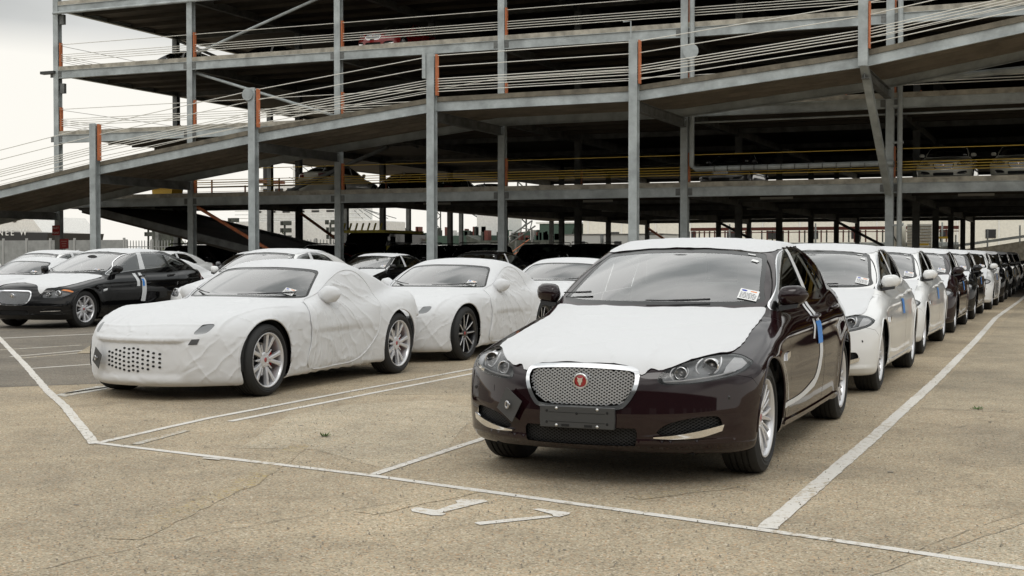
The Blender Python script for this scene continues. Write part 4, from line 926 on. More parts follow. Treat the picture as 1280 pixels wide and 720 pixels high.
sheet('asphalt_patch', [(-.80, 5.5), (-.56, 6.12), (-.19, 7.04), (.3, 8.2), (3, 8.0), (3, 3), (-1, 4)], .0016, MAL)
sheet('asphalt_patch', [(-6.15, 11.2), (-6.1, 16), (-4.4, 16), (-4.2, 10.6), (-5.2, 11.5)], .0012, MAM)
sheet('asphalt_patch', [(-13.9, 16.4), (-12.4, 14.2), (-11.6, 14.9), (-12.9, 17.0)], .008, MAM)
sheet('asphalt_patch', [(-1.2, 12), (-1.2, 60), (8, 60), (8, 30), (1, 12)], .0012, MAM)
LW = .105
ribbon('bay_line', [(-6.35, 7.5), (-3.89, 7.04), (-1.35, 6.38), (-.16, 6.03), (1.4, 5.6)], .066, .0036, MW)
ribbon('bay_line', [(-1.35, 6.42), (-1.31, 10), (-1.29, 15), (-1.33, 22), (-1.42, 30), (-1.3, 42), (-1.3, 60)], .10, .0048, MW, .005)
ribbon('bay_line', [(-6.37, 7.5), (-6.50, 9.0), (-6.50, 11.5), (-6.46, 14.2), (-6.45, 40)], .066, .0042, MW)
ribbon('bay_line', [(-6.08, 7.55), (-6.2, 8.3)], .07, .0042, MWW); ribbon('bay_line', [(-6.22, 8.9), (-6.22, 11), (-6.2, 14), (-6.2, 40)], .066, .0036, MW)
ribbon('bay_line', [(-3.90, 7.08), (-3.93, 8.8), (-3.93, 14)], .066, .0042, MW)
ribbon('bay_line', [(-16.4, 16.87), (-11.86, 12.64), (-9.21, 10.14), (-8.2, 9.23), (-6.36, 7.46)], .078, .0052, MW, .005)
ribbon('bay_line', [(-14.0, 14.1), (-13.55, 15.6)], .08, .0036, MWW); ribbon('bay_line', [(-15.9, 16.3), (-15.1, 18.3), (-15.0, 30)], .09, .0036, MW)
ribbon('bay_line', [(-12.85, 13.45), (-12.75, 15.3), (-12.7, 18)], .066, .0036, MW); ribbon('bay_line', [(-12.55, 13.25), (-12.45, 15.0), (-12.4, 18)], .066, .0036, MWW)
ribbon('bay_line', [(-11.3, 12.15), (-11.05, 12.9), (-10.6, 14.8)], .066, .0036, MW); ribbon('bay_line', [(-13.4, 13.0), (-14.2, 12.4)], .1, .0036, MWW)
ribbon('bay_line', [(-8.95, 10.07), (-8.98, 10.75)], .07, .0034, MWW); sheet('old_paint_mark', [(-8.75, 9.85), (-8.95, 9.95), (-9.15, 10.75), (-8.98, 11.0), (-8.85, 10.5)], .0034, MWW)
ribbon('old_paint_mark', [(-5.24, 7.20), (-5.10, 7.19)], .035, .008, MW)
# numerals of the bay number: 1 and 7, reading away from the camera
sheet('bay_number_one', [(-3.202, 6.211), (-3.164, 6.239), (-3.048, 6.205), (-3.029, 6.431), (-3.069, 6.49), (-3.062, 6.531), (-2.931, 6.573), (-2.896, 6.537), (-2.92, 6.452), (-2.992, 6.158), (-2.959, 6.138), (-2.956, 6.093), (-3.002, 6.074), (-3.149, 6.127)], .0040, MW)
sheet('bay_number_seven', [(-2.725, 5.982), (-2.72, 6.01), (-2.452, 6.306), (-2.414, 6.277), (-2.679, 5.948)], .0040, MW)
sheet('bay_number_seven', [(-2.587, 6.422), (-2.564, 6.456), (-2.375, 6.418), (-2.364, 6.377), (-2.388, 6.288), (-2.419, 6.29), (-2.448, 6.342)], .0044, MW)
ribbon('faded_yellow_line', [(-5.0, 8.0), (-4.47, 6.6), (-4.25, 5.6), (-4.1, 5.0)], .16, .0024, MY, .02); ribbon('faded_yellow_line', [(-2.2, 6.95), (-1.75, 7.6)], .12, .0024, MY, .02); ribbon('faded_yellow_line', [(-3.35, 6.0), (-3.1, 6.9)], .14, .0024, MY, .02)
MC = mat('crack_dark', (.15, .13, .10), .95)
sheet('under_deck_asphalt', [(-41, 44.9), (30, 44.9), (30, 87), (-41, 87)], .0022, MAD)  # dark sheet laid to deepen the shade under the deck
def crack(pts, w=.010, seed=1, amp=.035, z=.0029):
    rr = random.Random(seed); q = []
    for a, b in zip(pts, pts[1:]):
        n = max(2, int(math.dist(a, b) / .08))
        for i in range(n):
            t = i / n; q.append((a[0] + (b[0] - a[0]) * t + rr.gauss(0, amp * .4), a[1] + (b[1] - a[1]) * t + rr.gauss(0, amp * .4)))
    P = []; 
    for i, p in enumerate(q):
        a = q[max(0, i - 1)]; b = q[min(len(q) - 1, i + 1)]; d = Vector((b[0] - a[0], b[1] - a[1])); d.normalize(); n = (-d.y, d.x); k = w / 2 * rr.uniform(.15, 1.3)
        P += [(p[0] - n[0] * k, p[1] - n[1] * k, z), (p[0] + n[0] * k, p[1] + n[1] * k, z)]
    o = mesh('crack', P, [(2 * i, 2 * i + 2, 2 * i + 3, 2 * i + 1) for i in range(len(q) - 1)], MC)
    if o.data.polygons[0].normal.z < 0: o.data.flip_normals()
    tag(o, kind='structure')
crack([(-4.3, 3.6), (-4.05, 4.26), (-3.94, 4.78), (-3.74, 5.44), (-3.5, 5.95), (-3.3, 6.5)], 0.0056, 2)
crack([(-.86, 5.3), (-.74, 5.65), (-.56, 6.12), (-.19, 7.04), (.3, 8.2), (.9, 9.9)], 0.0074, 3, .012); crack([(-.7, 5.9), (-.66, 6.08), (-.53, 6.5), (-.20, 7.37), (.1, 8.1)], 0.0043, 4, .02)
crack([(-9.6, 8.0), (-8.21, 8.47), (-8.07, 9.49), (-7.54, 10.07), (-7.3, 10.9)], 0.0050, 5); crack([(-15.5, 16.1), (-15.1, 17.2), (-14.2, 18.5)], 0.0074, 6)
crack([(-.9, 10.6), (.0, 12.2), (.8, 12.6)], 0.0062, 8, .05); crack([(-1.2, 17.8), (-.4, 18.6), (.9, 18.3)], 0.0087, 9, .05)
# loose grit, small stones and a few weeds in the joints
gp, gf = [], []
for i in range(2600):
    d = 4 + 12 * rng.random() ** 1.6; a = rng.uniform(-.36, .36) + .4; x, y = -d * math.sin(a), d * math.cos(a); s = rng.uniform(.002, .0055); n = len(gp); z = .004
    gp += [(x - s, y - s * .6, .004), (x + s, y - s, .004), (x + s * .8, y + s, .004), (x - s, y + s, .004), (x, y, .006 + s * 1.6)]; gf += [(n, n + 1, n + 4), (n + 1, n + 2, n + 4), (n + 2, n + 3, n + 4), (n + 3, n, n + 4)]
tag(mesh('loose_grit', gp, gf, mat('grit_stone', (.16, .14, .11), .9, col2=(.42, .38, .32), vscale=60)), kind='stuff', label='loose grit scattered over the asphalt')
def weed(x, y, r, label):
    b = MB(); rr = random.Random(int(x * 100))
    for i in range(34):
        a = rr.uniform(0, 6.28); d = rr.uniform(0, r); u = rr.uniform(.2, 1.2); l = rr.uniform(.015, .035); w_ = .006
        p = Vector((x + d * math.cos(a), y + d * math.sin(a), .004)); q = p + Vector((math.cos(a) * l, math.sin(a) * l, l * u)); sx = Vector((-math.sin(a), math.cos(a), 0)) * w_
        b.add([p, (p + q) / 2 + sx, q, (p + q) / 2 - sx], [(0, 1, 2, 3)])
    tag(b.build('weed', mat('weed_leaf', (.06, .12, .02), .7)), label, 'weed', None)
weed(-5.05, 8.42, .03, 'small green weed sprouting beside the white bay lines left of the maroon car'); weed(-.72, 12.1, .05, 'small green weed growing in a crack right of the long white line')

# tyre scuffs and oil drips: thin dark stains on the surface
MS = mat('oil_stain', (.12, .105, .085), .6, col2=(.20, .175, .14), vscale=9)
def blot(x, y, r, seed):
    rr = random.Random(seed); P = [(x + r * (1 + rr.uniform(-.35, .35)) * math.cos(t), y + r * .8 * (1 + rr.uniform(-.35, .35)) * math.sin(t)) for t in np.linspace(0, 2 * math.pi, 14, endpoint=False)]
    sheet('oil_stain', P, .0030, MS)
for k, (x, y, r) in enumerate([(-5.55, 8.9, .022), (-7.6, 7.2, .02), (-4.9, 5.6, .016), (-1.0, 8.4, .02), (-3.3, 5.4, .012), (-.2, 9.6, .03), (-6.9, 8.7, .014), (-5.2, 12.2, .05), (-2.1, 5.6, .012)]): blot(x, y, r, k)
# ------------------------------------------------------------------ the steel deck
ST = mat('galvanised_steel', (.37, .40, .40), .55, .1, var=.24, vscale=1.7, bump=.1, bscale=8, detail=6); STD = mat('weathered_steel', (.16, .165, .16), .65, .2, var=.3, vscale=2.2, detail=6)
CO = mat('concrete_edge', (.36, .335, .28), .9, var=.3, vscale=3, bump=.3, bscale=12); UD = mat('deck_underside', (.085, .074, .06), .85, var=.2, vscale=.8); OR = mat('orange_paint', (.60, .20, .09), .55, var=.15, vscale=5)  # deck underside coloured darker to deepen the shade inside
UR = mat('ramp_underside', (.22, .19, .15), .85, var=.2, vscale=.8); CW = mat('wire_cable', (.72, .70, .63), .5, 0); KB = mat('ramp_kerb_dark', (.15, .132, .10), .9, var=.3, vscale=3, bump=.3, bscale=12); CY = mat('yellow_cable', (.62, .42, .07), .55); DK = mat('dark_steel', (.05, .052, .05), .6, .2)  # ramp underside is the lighter, lit copy of the deck underside
X0, BX, Y0, BY = -40.2, 6.95, 45., 8.2
LV = [3.87, 6.65, 9.42, 12.2]
DECK = empty('parking_deck', (-10, 45, 0), label='open steel multi-storey parking deck with galvanised columns and cable barriers', cat='parking deck')
off = Vector((-10, 45, 0))
def put(o, par=None):
    par = par or DECK; o.parent = par; o.location = Vector(o.location) - par.location; return o
def hcol(z0, z1, w=.26, d=.26, t=.03):
    b = MB(); b.box((-w / 2, -d / 2, z0), (w / 2, -d / 2 + t, z1)); b.box((-w / 2, d / 2 - t, z0), (w / 2, d / 2, z1)); b.box((-t / 2, -d / 2 + t, z0), (t / 2, d / 2 - t, z1)); return b
cf = hcol(0, 14.6); cmesh = None
def column(x, y, m, z0=0, z1=14.6, par=None, w=.26, key={}):
    k = (z0, z1, m.name, w)
    if k in key: o = link('column', key[k], None); 
    else: o = hcol(z0, z1, w, w).build('column', m); key[k] = o.data
    o.location = (x, y, 0); return put(o, par)
NX = 10
for i in range(NX):
    for j in range(6):
        x, y = X0 + BX * i, Y0 + BY * j
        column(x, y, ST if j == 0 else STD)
def deckpoly(z): return [(X0 - .1, 45.06), (24, 45.06), (24, 86.2), (X0 - .1, 86.2)] if z > 4 else [(X0 - .1, 45.06), (24, 45.06), (24, 86.2), (-33.6, 86.2), (-30.7, 53.4), (X0 - .1, 53.4)]
def slab(poly, z0, z1, m, name, par=None):
    n = len(poly); P = [(x, y, z0) for x, y in poly] + [(x, y, z1) for x, y in poly]
    F = [tuple(range(n)), tuple(range(2 * n - 1, n - 1, -1))] + [(i, (i + 1) % n, n + (i + 1) % n, n + i) for i in range(n)]
    return put(MB().add(P, F).build(name, m), par)
for li, z in enumerate(LV):
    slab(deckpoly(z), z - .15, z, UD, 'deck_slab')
    for i in range(NX - 1):
        xa, xb = X0 + BX * i + .135, X0 + BX * (i + 1) - .135
        b = MB(); b.box((xa, 44.90, z - .47), (xb, 44.92, z - .16)); b.box((xa, 44.86, z - .17), (xb, 45.05, z - .155)); b.box((xa, 44.86, z - .49), (xb, 45.05, z - .47)); put(b.build('edge_beam', ST))
        b = MB(); b.box((xa, 44.88, z - .153), (xb, 45.055, z + .02)); put(b.build('deck_kerb', CO))
    for i in range(NX):
        x = X0 + BX * i; y1 = 53.1 if i < 2 and li == 0 else 86
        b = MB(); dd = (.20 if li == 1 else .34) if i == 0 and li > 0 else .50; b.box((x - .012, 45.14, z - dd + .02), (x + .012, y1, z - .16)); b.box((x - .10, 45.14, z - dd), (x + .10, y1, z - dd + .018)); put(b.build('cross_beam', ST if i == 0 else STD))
    for j in range(1, 6):
        y = Y0 + BY * j; xa = X0 if j == 1 or li > 1 else (-33.25 if li == 1 else -26.3)
        b = MB(); b.box((xa, y - .012, z - .36), (22, y + .012, z - .16)); b.box((xa, y - .09, z - .38), (22, y + .09, z - .362)); put(b.build('long_beam', STD))
    for y in np.arange(46.6, 53, 1.64):
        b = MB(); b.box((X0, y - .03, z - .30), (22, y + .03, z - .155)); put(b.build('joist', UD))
    # barrier cables
    cm = CY if li == 0 else CW
    for dz in (.97, .54, .45, .36, .27):
        put(MB().tube([(X0 - .1, 45.02, z + dz), (22, 45.02, z + dz)], .014, 5).build('barrier_cable', cm)); 
        if li > 0: put(MB().tube([(X0 - .05, 45.1, z + dz), (X0 - .05, 86, z + dz)], .0105, 5).build('barrier_cable', cm))
    if li == 0:
        for dz in (.97, .54, .45, .36, .27): put(MB().tube([(X0, 53.3, z + dz), (-30.7, 53.3, z + dz)], .011, 5).build('barrier_cable', cm))
    for i in range(NX):
        for j in (0, 1):
            if li == 3: continue
            x = X0 + BX * i; o = MB().box((x + .128, Y0 + BY * j - .05, z + .03), (x + .178, Y0 + BY * j + .12, z + 1.05)).build('cable_anchor_plate', OR); put(o)
for i in range(NX):
    x = X0 + BX * i
    for j in range(6): put(MB().box((x - .15, Y0 + BY * j - .15, 0), (x + .15, Y0 + BY * j + .15, .95)).build('column_guard', OR)) 
for i in range(7):      # bolted splice plates where the front beams meet the columns
    x = X0 + BX * i
    for z in LV[:3]:
        for s in (-1, 1):
            pl_ = MB().box((x + s * .14, 44.885, z - .44), (x + s * .30, 44.90, z - .20)).build('splice_plate', STD); put(pl_)
            for q in (-.38, -.26):
                for u in (.18, .26): 
                    o = MB().lathe([(44.885, .016), (44.868, .014), (44.866, 0)], 6, 'y', (x + s * u, 0, z + q)).build('bolt', STD); o.parent = pl_; o.location = -Vector((0, 0, 0))
# braces
def brace(a, b, m, r=.06): put(MB().tube([a, b], r, 8).build('brace', m))
brace((-33.2, 45.2, 9.62), (-26.4, 45.2, 11.75), ST); brace((-33.2, 45.2, 8.85), (-26.4, 45.2, 6.75), ST); brace((-33.2, 45.2, 3.36), (-27.0, 45.2, .2), OR, .07); brace((-33.2, 53.3, 3.3), (-28.5, 53.3, .3), OR, .07)
brace((-33.2, 49.2, 3.4), (-26.4, 49.2, 5.9), STD, .09); brace((-40.1, 53.1, 3.2), (-36, 53.1, .3), STD, .08); brace((-33.2, 53.2, 9.0), (-40.1, 53.2, 11.8), STD, .07); brace((-33.1, 53.2, 8.4), (-27, 53.2, 6.2), STD, .07); brace((-26.3, 86, 3.2), (-22, 86, .4), OR, .08); brace((-12.4, 77.8, 3.3), (-7, 77.8, .4), STD, .08); brace((-19.3, 77.8, 3.3), (-16, 77.8, 1.6), STD, .08)
for z in LV[:3]: put(MB().box((-26 if z < 4 else X0, 86.22, z), (24, 86.32, z + 1.35)).build('rear_parapet', DK))  # added boards that block the bright sky slot at the back
# pipes
def pipe(pts, r=.085, m=ST, name='drain_pipe'): put(MB().tube(pts, r, 10).build(name, m, smooth=False, auto=True))
pipe([(-5.12, 44.85, 0), (-5.12, 44.85, 14.5)]); pipe([(-12.1, 44.8, 14.5), (-12.1, 44.8, 4.45), (-11.95, 44.8, 4.33), (-5.3, 44.8, 4.36)], .09); pipe([(-5.0, 44.8, 7.02), (-1.5, 44.8, 7.2), (3, 44.8, 7.35)], .11); pipe([(-12.2, 45.4, 6.0), (16, 45.4, 6.1)], .035)
pipe([(X0, 44.75, 11.70), (20, 44.75, 11.78)], .06); 
for k in range(14): put(MB().tube([(-11.3 + k * .46 * 1.0, 44.8, 4.33), (-11.26 + k * .46, 44.8, 4.33)], .105, 10).build('pipe_clamp', STD))
for zc in (1.2, 2.3, 5.0, 6.2): put(MB().box((-5.35, 44.8, zc), (-5.0, 44.9, zc + .06)).build('pipe_clamp', ST))
put(MB().box((-40.95, 44.75, 9.14), (-40.2, 45.0, 9.26)).build('flood_light', DK)); 
for zz in (11.25, 8.3): put(MB().box((-40.04, 44.95, zz), (-39.82, 45.1, zz + .42)).build('junction_box', STD))
# orange kick rail behind the ramp
ro = MB(); put(MB().box((-11.5, 46.0, 6.72), (-5.9, 46.05, 6.80)).build('orange_kick_rail', OR))
for k in range(6): put(MB().box((-11.5 + k * 1.11, 46.0, 6.8), (-11.45 + k * 1.11, 46.05, 7.5)).build('orange_post', OR))
for zz in (6.98, 7.15, 7.3, 7.45): put(MB().tube([(-11.5, 46.03, zz), (-5.9, 46.03, zz)], .012, 5).build('barrier_cable', CW))
# steel strip lights hanging under the first deck
for x, y in ((-24, 49), (-17, 49), (-10, 49), (-3, 49), (-20, 60), (-13, 60)): put(MB().box((x - .6, y - .06, 3.42), (x + .6, y + .06, 3.50)).build('strip_light', mat('dull_white', (.5, .5, .48), .6)))
# ------------------------------------------------------------------ the ramp in front
RAMP = empty('access_ramp', (-20, 42, 0), label='long steel vehicle ramp climbing to the right in front of the deck', cat='ramp')
rz = [(-62, 0.02), (-45.5, 2.72), (-38, 3.97), (-33.2, 4.77), (-26.25, 5.74), (-19.3, 6.52), (-12.4, 6.55), (-5.5, 7.22), (-1.2, 7.93), (8.4, 9.42), (24, 9.44)]
def rzf(x): return float(np.interp(x, [a for a, b in rz], [b for a, b in rz]))
YF, YB = 39.3, 44.55
xs = [a for a, b in rz]
for a, b in zip(xs, xs[1:]):
    za, zb = rzf(a), rzf(b)
    P = [(a, YF + .05, za - .14), (b, YF + .05, zb - .14), (b, YB, zb - .14), (a, YB, za - .14), (a, YF + .05, za), (b, YF + .05, zb), (b, YB, zb), (a, YB, za)]
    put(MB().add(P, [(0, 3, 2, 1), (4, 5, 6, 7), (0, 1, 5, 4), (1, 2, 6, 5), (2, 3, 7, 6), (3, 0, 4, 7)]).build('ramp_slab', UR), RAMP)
    for (yy, s) in ((YF, 1), (YB + .02, -1)):
        def bx(y0, y1, d0, d1, nm, m): put(MB().add([(a, y0, za + d0), (b, y0, zb + d0), (b, y1, zb + d0), (a, y1, za + d0), (a, y0, za + d1), (b, y0, zb + d1), (b, y1, zb + d1), (a, y1, za + d1)], [(0, 3, 2, 1), (4, 5, 6, 7), (0, 1, 5, 4), (1, 2, 6, 5), (2, 3, 7, 6), (3, 0, 4, 7)]).build(nm, m), RAMP)
        bx(yy - .02, yy + .02, -.42, -.13, 'ramp_beam', ST); bx(yy - .08, yy + .045, -.44, -.42, 'beam_flange', ST); bx(yy - .06, yy + .045, -.128, .03, 'ramp_kerb', KB)
    for k, yy in enumerate(np.arange(40.2, 44.3, .82)):
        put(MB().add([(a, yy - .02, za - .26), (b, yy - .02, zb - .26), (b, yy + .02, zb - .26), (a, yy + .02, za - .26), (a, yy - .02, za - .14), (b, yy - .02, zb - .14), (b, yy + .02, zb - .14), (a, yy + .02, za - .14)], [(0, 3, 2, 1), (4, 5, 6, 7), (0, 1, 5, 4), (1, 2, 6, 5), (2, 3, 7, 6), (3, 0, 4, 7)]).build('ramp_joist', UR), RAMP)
for x in (-40.2, -33.25, -26.3, -19.35, -12.4, -5.5, 1.45, 8.4):
    z = rzf(x) - .43; b = MB(); b.box((x - .012, YF + .1, z - .30), (x + .012, 44.85, z - .02)); b.box((x - .1, YF + .1, z - .32), (x + .1, 44.85, z - .30)); b.box((x - .1, YF + .1, z - .02), (x + .1, 44.85, z)); put(b.build('ramp_cross_beam', STD), RAMP)
    if x in (-33.25, -26.3, -19.35, -12.4): column(x, YF - .17, ST, 0, round(rzf(x) + 1.45, 2), RAMP, .27)
    elif x > -40: column(x, YF - .17, ST, round(z, 2), round(rzf(x) + 2.3, 2), RAMP, .27); put(MB().bar((x, YF - .1, z + .1), (x + .05, 44.7, 3.4), .22, .22).build('ramp_strut', ST), RAMP)
    else: column(x, YF - .17, ST, 0, round(rzf(x) + 1.2, 2), RAMP, .27)
    if x > -40: put(MB().box((x + .137, YF - .2, rzf(x) + .08), (x + .185, YF - .02, rzf(x) + 1.42)).build('cable_anchor_plate', OR), RAMP)
for dz in (1.38, 1.02, .62, .54, .46, .37, .2):
    for yy in (YF - .1,): put(MB().tube([(a, yy, b + dz) for a, b in rz], .0145, 5).build('barrier_cable', CW), RAMP)
for dz in (1.3, .62, .5, .38): put(MB().tube([(a, YB, b + dz) for a, b in rz], .011, 5).build('barrier_cable', CW), RAMP)
put(MB().lathe([(38.95, .22), (38.99, .22)], 28, 'y', (-26.42, 0, 6.95), True).build('round_sign_back', ST), RAMP); put(MB().lathe([(44.7, .27), (44.74, .27)], 28, 'y', (-12.12, 0, 8.4), True).build('round_sign_back', ST), RAMP)
put(MB().box((-19.62, 38.95, 7.15), (-19.5, 39.2, 8.0)).build('flat_sign_back', ST), RAMP); put(MB().tube([(-12.5, 39.1, 8.0), (-12.5, 39.1, 8.55), (-12.75, 39.1, 8.55)], .02, 6).build('lamp_bracket', ST), RAMP)
# inner ramp down from the first deck
def wedge(name, xa, za, xb, zb, y0, y1, m): return put(MB().add([(xa, y0, za - .3), (xb, y0, zb - .3), (xb, y1, zb - .3), (xa, y1, za - .3), (xa, y0, za), (xb, y0, zb), (xb, y1, zb), (xa, y1, za)], [(0, 3, 2, 1), (4, 5, 6, 7), (0, 1, 5, 4), (1, 2, 6, 5), (2, 3, 7, 6), (3, 0, 4, 7)]).build(name, m))
wedge('inner_ramp', -40.0, 3.5, -25.0, .25, 46.2, 52.6, UD); wedge('inner_ramp_beam', -40.0, 3.62, -25.0, .38, 46.0, 46.18, STD); wedge('inner_ramp_beam', -40.0, 3.62, -25.0, .38, 52.62, 52.8, STD)
# ------------------------------------------------------------------ beyond the deck
def text3(name, s, loc, size, m, parent, rot=(R(90), 0, 0), depth=.01, align='LEFT', sp=1.):
    cu = bpy.data.curves.new(name, 'FONT'); cu.body = s; cu.size = size; cu.extrude = depth; cu.align_x = align; cu.space_character = sp; cu.resolution_u = 2
    t = bpy.data.objects.new(name, cu); COL.objects.link(t); bpy.context.view_layer.update(); me = bpy.data.meshes.new_from_object(t); bpy.data.objects.remove(t)
    me.materials.clear(); me.materials.append(m); o = link(name, me, None, parent); o.location = loc; o.rotation_euler = rot; return o
WHT = mat('sign_white', (.8, .8, .78), .5); SR = mat('sign_red', (.42, .03, .03), .45)
def sign(x, y, z, w, h, lines, label):
    e = empty('red_sign', (x, y, z), label=label, cat='sign'); MB().box((-w / 2, -.015, 0), (w / 2, .015, h)).build('sign_panel', SR, e, bevel=.004)
    for i, s in enumerate(lines): text3('sign_text', s, (0, -.018, h - (i + .72) * h / len(lines)), h / len(lines) * .62, WHT, e, align='CENTER', depth=.001)
sign(-40.10, 44.7, 2.20, .40, .42, ['INLET', 'POINT'], 'small red sign reading INLET POINT fixed to the corner column'); sign(-39.66, 44.7, 1.62, .46, .40, ['NO', 'PARKING', 'HERE'][:2], 'lower small red sign beside the corner column') if 0 else None
e = empty('red_sign', (-39.66, 44.7, 1.62), label='lower red notice board right of the corner column foot', cat='sign'); MB().box((-.23, -.015, 0), (.23, .015, .42)).build('sign_panel', SR, e, bevel=.004)
for k in range(3): MB().box((-.15 + .03 * k, -.018, .30 - .1 * k), (.15 - .02 * k, -.0155, .335 - .1 * k)).build('print_line', mat('sign_print', (.6, .3, .28), .6), e)
MB().box((-.02, .02, -1.62), (.02, .05, .3)).build('sign_post', STD, e)
# palisade and sheet fence
FG = mat('fence_grey', (.27, .28, .28), .6, .2, var=.15, vscale=2)
def fence(x0, x1, y, h, label, sheetf):
    e = empty('steel_fence', (x0, y, 0), label=label, cat='fence'); n = int((x1 - x0) / 2.2)
    for i in range(n + 1): MB().box((i * 2.2 - .07, -.06, 0), (i * 2.2 + .07, .06, h + .15)).build('fence_post', mat('fence_post_grey', (.36, .37, .37), .5, .2), e)
    for z in (.5, h - .4): MB().box((0, .0, z), (n * 2.2, .05, z + .06)).build('fence_rail', FG, e)
    if sheetf:
        for i in range(n): MB().box((i * 2.2 + .08, -.02, .05), ((i + 1) * 2.2 - .08, .0, h)).build('fence_panel', FG, e)
    else:
        pm = None
        for i in range(min(n * 9, 290)):
            x = .12 + i * 2.2 / 9
            if pm is None: o = MB().prism([(-.035, 0), (.035, 0), (.035, h), (0, h + .1), (-.035, h)], -.03, -.01, 'y').build('pale', FG, e); pm = o.data
            else: o = link('pale', pm, None, e)
            o.location = (x, 0, 0)
fence(-92, -61, 75, 2.42, 'grey sheet steel fence with paler posts at the far left', True); fence(-61, -35, 75, 2.3, 'grey palisade fence with pointed pales continuing right of the sheet fence', False)
# ship
HB_ = mat('hull_black', (.02, .02, .022), .5, var=.2); HW = mat('ship_white', (.72, .71, .68), .55, var=.08); HG = mat('ship_green', (.04, .075, .055), .6); HO = mat('hull_red', (.13, .035, .025), .6)
sh_ = empty('ship', (-160, 150, 0), label='moored ship with a black hull band lettered NEE W and white bulwark', cat='ship')
MB().add([(-25, 0, -1), (22.5, 0, -1), (22.5, 12, -1), (-25, 12, -1), (-25, 0, 5.6), (24.0, 0, 4.6), (24.0, 12, 4.6), (-25, 12, 5.6)], [(0, 3, 2, 1), (4, 5, 6, 7), (0, 1, 5, 4), (1, 2, 6, 5), (2, 3, 7, 6), (3, 0, 4, 7)]).build('hull', HB_, sh_)
MB().add([(-25, .2, 5.62), (22.8, .2, 4.7), (22.8, 11.8, 4.7), (-25, 11.8, 5.62), (-25, .2, 8.4), (20.6, .2, 7.0), (20.6, 11.8, 7.0), (-25, 11.8, 8.4)], [(0, 3, 2, 1), (4, 5, 6, 7), (0, 1, 5, 4), (1, 2, 6, 5), (2, 3, 7, 6), (3, 0, 4, 7)]).build('bulwark', HW, sh_)
text3('ship_name', 'NEE W', (14.6, -.05, 4.25), 1.35, WHT, sh_, depth=.02, sp=1.5); MB().lathe([(.1, .45), (.18, .45), (.18, .28), (.1, .28)], 16, 'y', (17.6, 0, 6.6)).build('hawse_pipe', HB_, sh_)
sc_ = random.Random(5)
def lattice(b, a, c, w, n, r=.06):
    a = Vector(a); c = Vector(c); d = (c - a).normalized(); s = Vector((d.z, 0, -d.x)) * w / 2; 
    b.tube([a + s, c + s], r, 4); b.tube([a - s, c - s], r, 4)
    for i in range(n):
        p = a + (c - a) * i / n; q = a + (c - a) * (i + 1) / n; b.tube([p + s * (1 if i % 2 else -1), q - s * (1 if i % 2 else -1)], r * .7, 4)
def crane(x, y, hgt, reach, m, label):
    e = empty('harbour_crane', (x, y, 0), label=label, cat='crane'); b = MB(); lattice(b, (0, 0, 0), (0, 0, hgt), 1.2, 10, .12); b.build('crane_tower', m, e)
    b = MB(); lattice(b, (0, 0, hgt * .7), (reach, 0, hgt * 1.25), .9, 10, .09); b.build('crane_jib', m, e); MB().box((-1.2, -1, hgt * .6), (1.3, 1, hgt * .72)).build('crane_cab', m, e)
def floods(x, y, h, m, label, grp):
    e = empty('flood_light_mast', (x, y, 0), label=label, cat='light mast', group=grp); MB().tube([(0, 0, 0), (0, 0, h)], .12, 6).build('mast', m, e)
    for k in range(3):
        for s in (-1, 1): MB().box((s * .25 - .22 + sc_.uniform(-.1, .1), -.2, h - .2 - k * .75), (s * .5 + .22, .2, h + .25 - k * .75)).build('lamp_head', m, e)
GD = mat('machinery_dark', (.055, .06, .05), .8, var=.4, vscale=3); FL = [(-95, 'left of the corner column'), (-91, 'just right of the corner column'), (-84, 'behind the first ramp column'), (-77.5, 'right of the first ramp column'), (-72, 'left of the yellow sign')]
for k, (x, wh) in enumerate(FL): floods(x + 2, 118, 5.0 + sc_.uniform(-.5, .5), GD, 'dark clustered dock light mast seen over the fence ' + wh, 'dock light masts over the fence')
e = empty('storage_silo', (-90.5, 118, 0), label='squat dark storage silo behind the far left fence', cat='silo'); MB().lathe([(0, 1.6), (4.0, 1.6), (4.6, 1.1), (5.4, .9)], 18, 'z', caps=True).build('silo_body', GD, e, auto=True); MB().box((-.2, -1.8, 0), (.2, -1.6, 4)).build('silo_ladder', STD, e)
e = empty('yellow_board', (-89.2, 118, 0), label='yellow sign board standing beyond the fence', cat='sign'); MB().box((-.6, 0, 3.1), (.6, .1, 3.7)).build('board', mat('sign_yellow', (.62, .42, .05), .5), e)
for s in (-.4, .4): MB().box((s - .06, .1, 0), (s + .06, .2, 3.4)).build('board_post', STD, e)
tm = mat('thicket_leaf', (.045, .06, .025), .8, col2=(.10, .115, .06), vscale=2)
def bush(x, y, w, h, label, n=420, m=tm, name='bush', cat='bush'):
    e = empty(name, (x, y, 0), label=label, cat=cat, group='scrub behind the fences'); b = MB(); rr = random.Random(int(x * 7))
    for i in range(n):
        px = rr.uniform(-w / 2, w / 2); pz = rr.random() ** .8 * h * (1 - .5 * abs(px) / (w / 2)) * (.75 + .25 * math.sin(px * 2.3)); s = rr.uniform(.12, .35); a = rr.uniform(0, 6.3); t = rr.uniform(-.8, .8); py = rr.uniform(-.8, .8)
        u = Vector((math.cos(a), math.sin(a) * .5, math.sin(t))) * s; v = Vector((-math.sin(a) * .4, .3, math.cos(a))) * s; c_ = Vector((px, py, pz + .2)); b.add([c_ - u, c_ + v, c_ + u, c_ - v], [(0, 1, 2, 3)])
    b.build('foliage', m, e); MB().tube([(0, 0, 0), (.1, 0, h * .5), (-.1, 0, h * .8)], [.12, .07, .03], 6).build('trunk', GD, e)
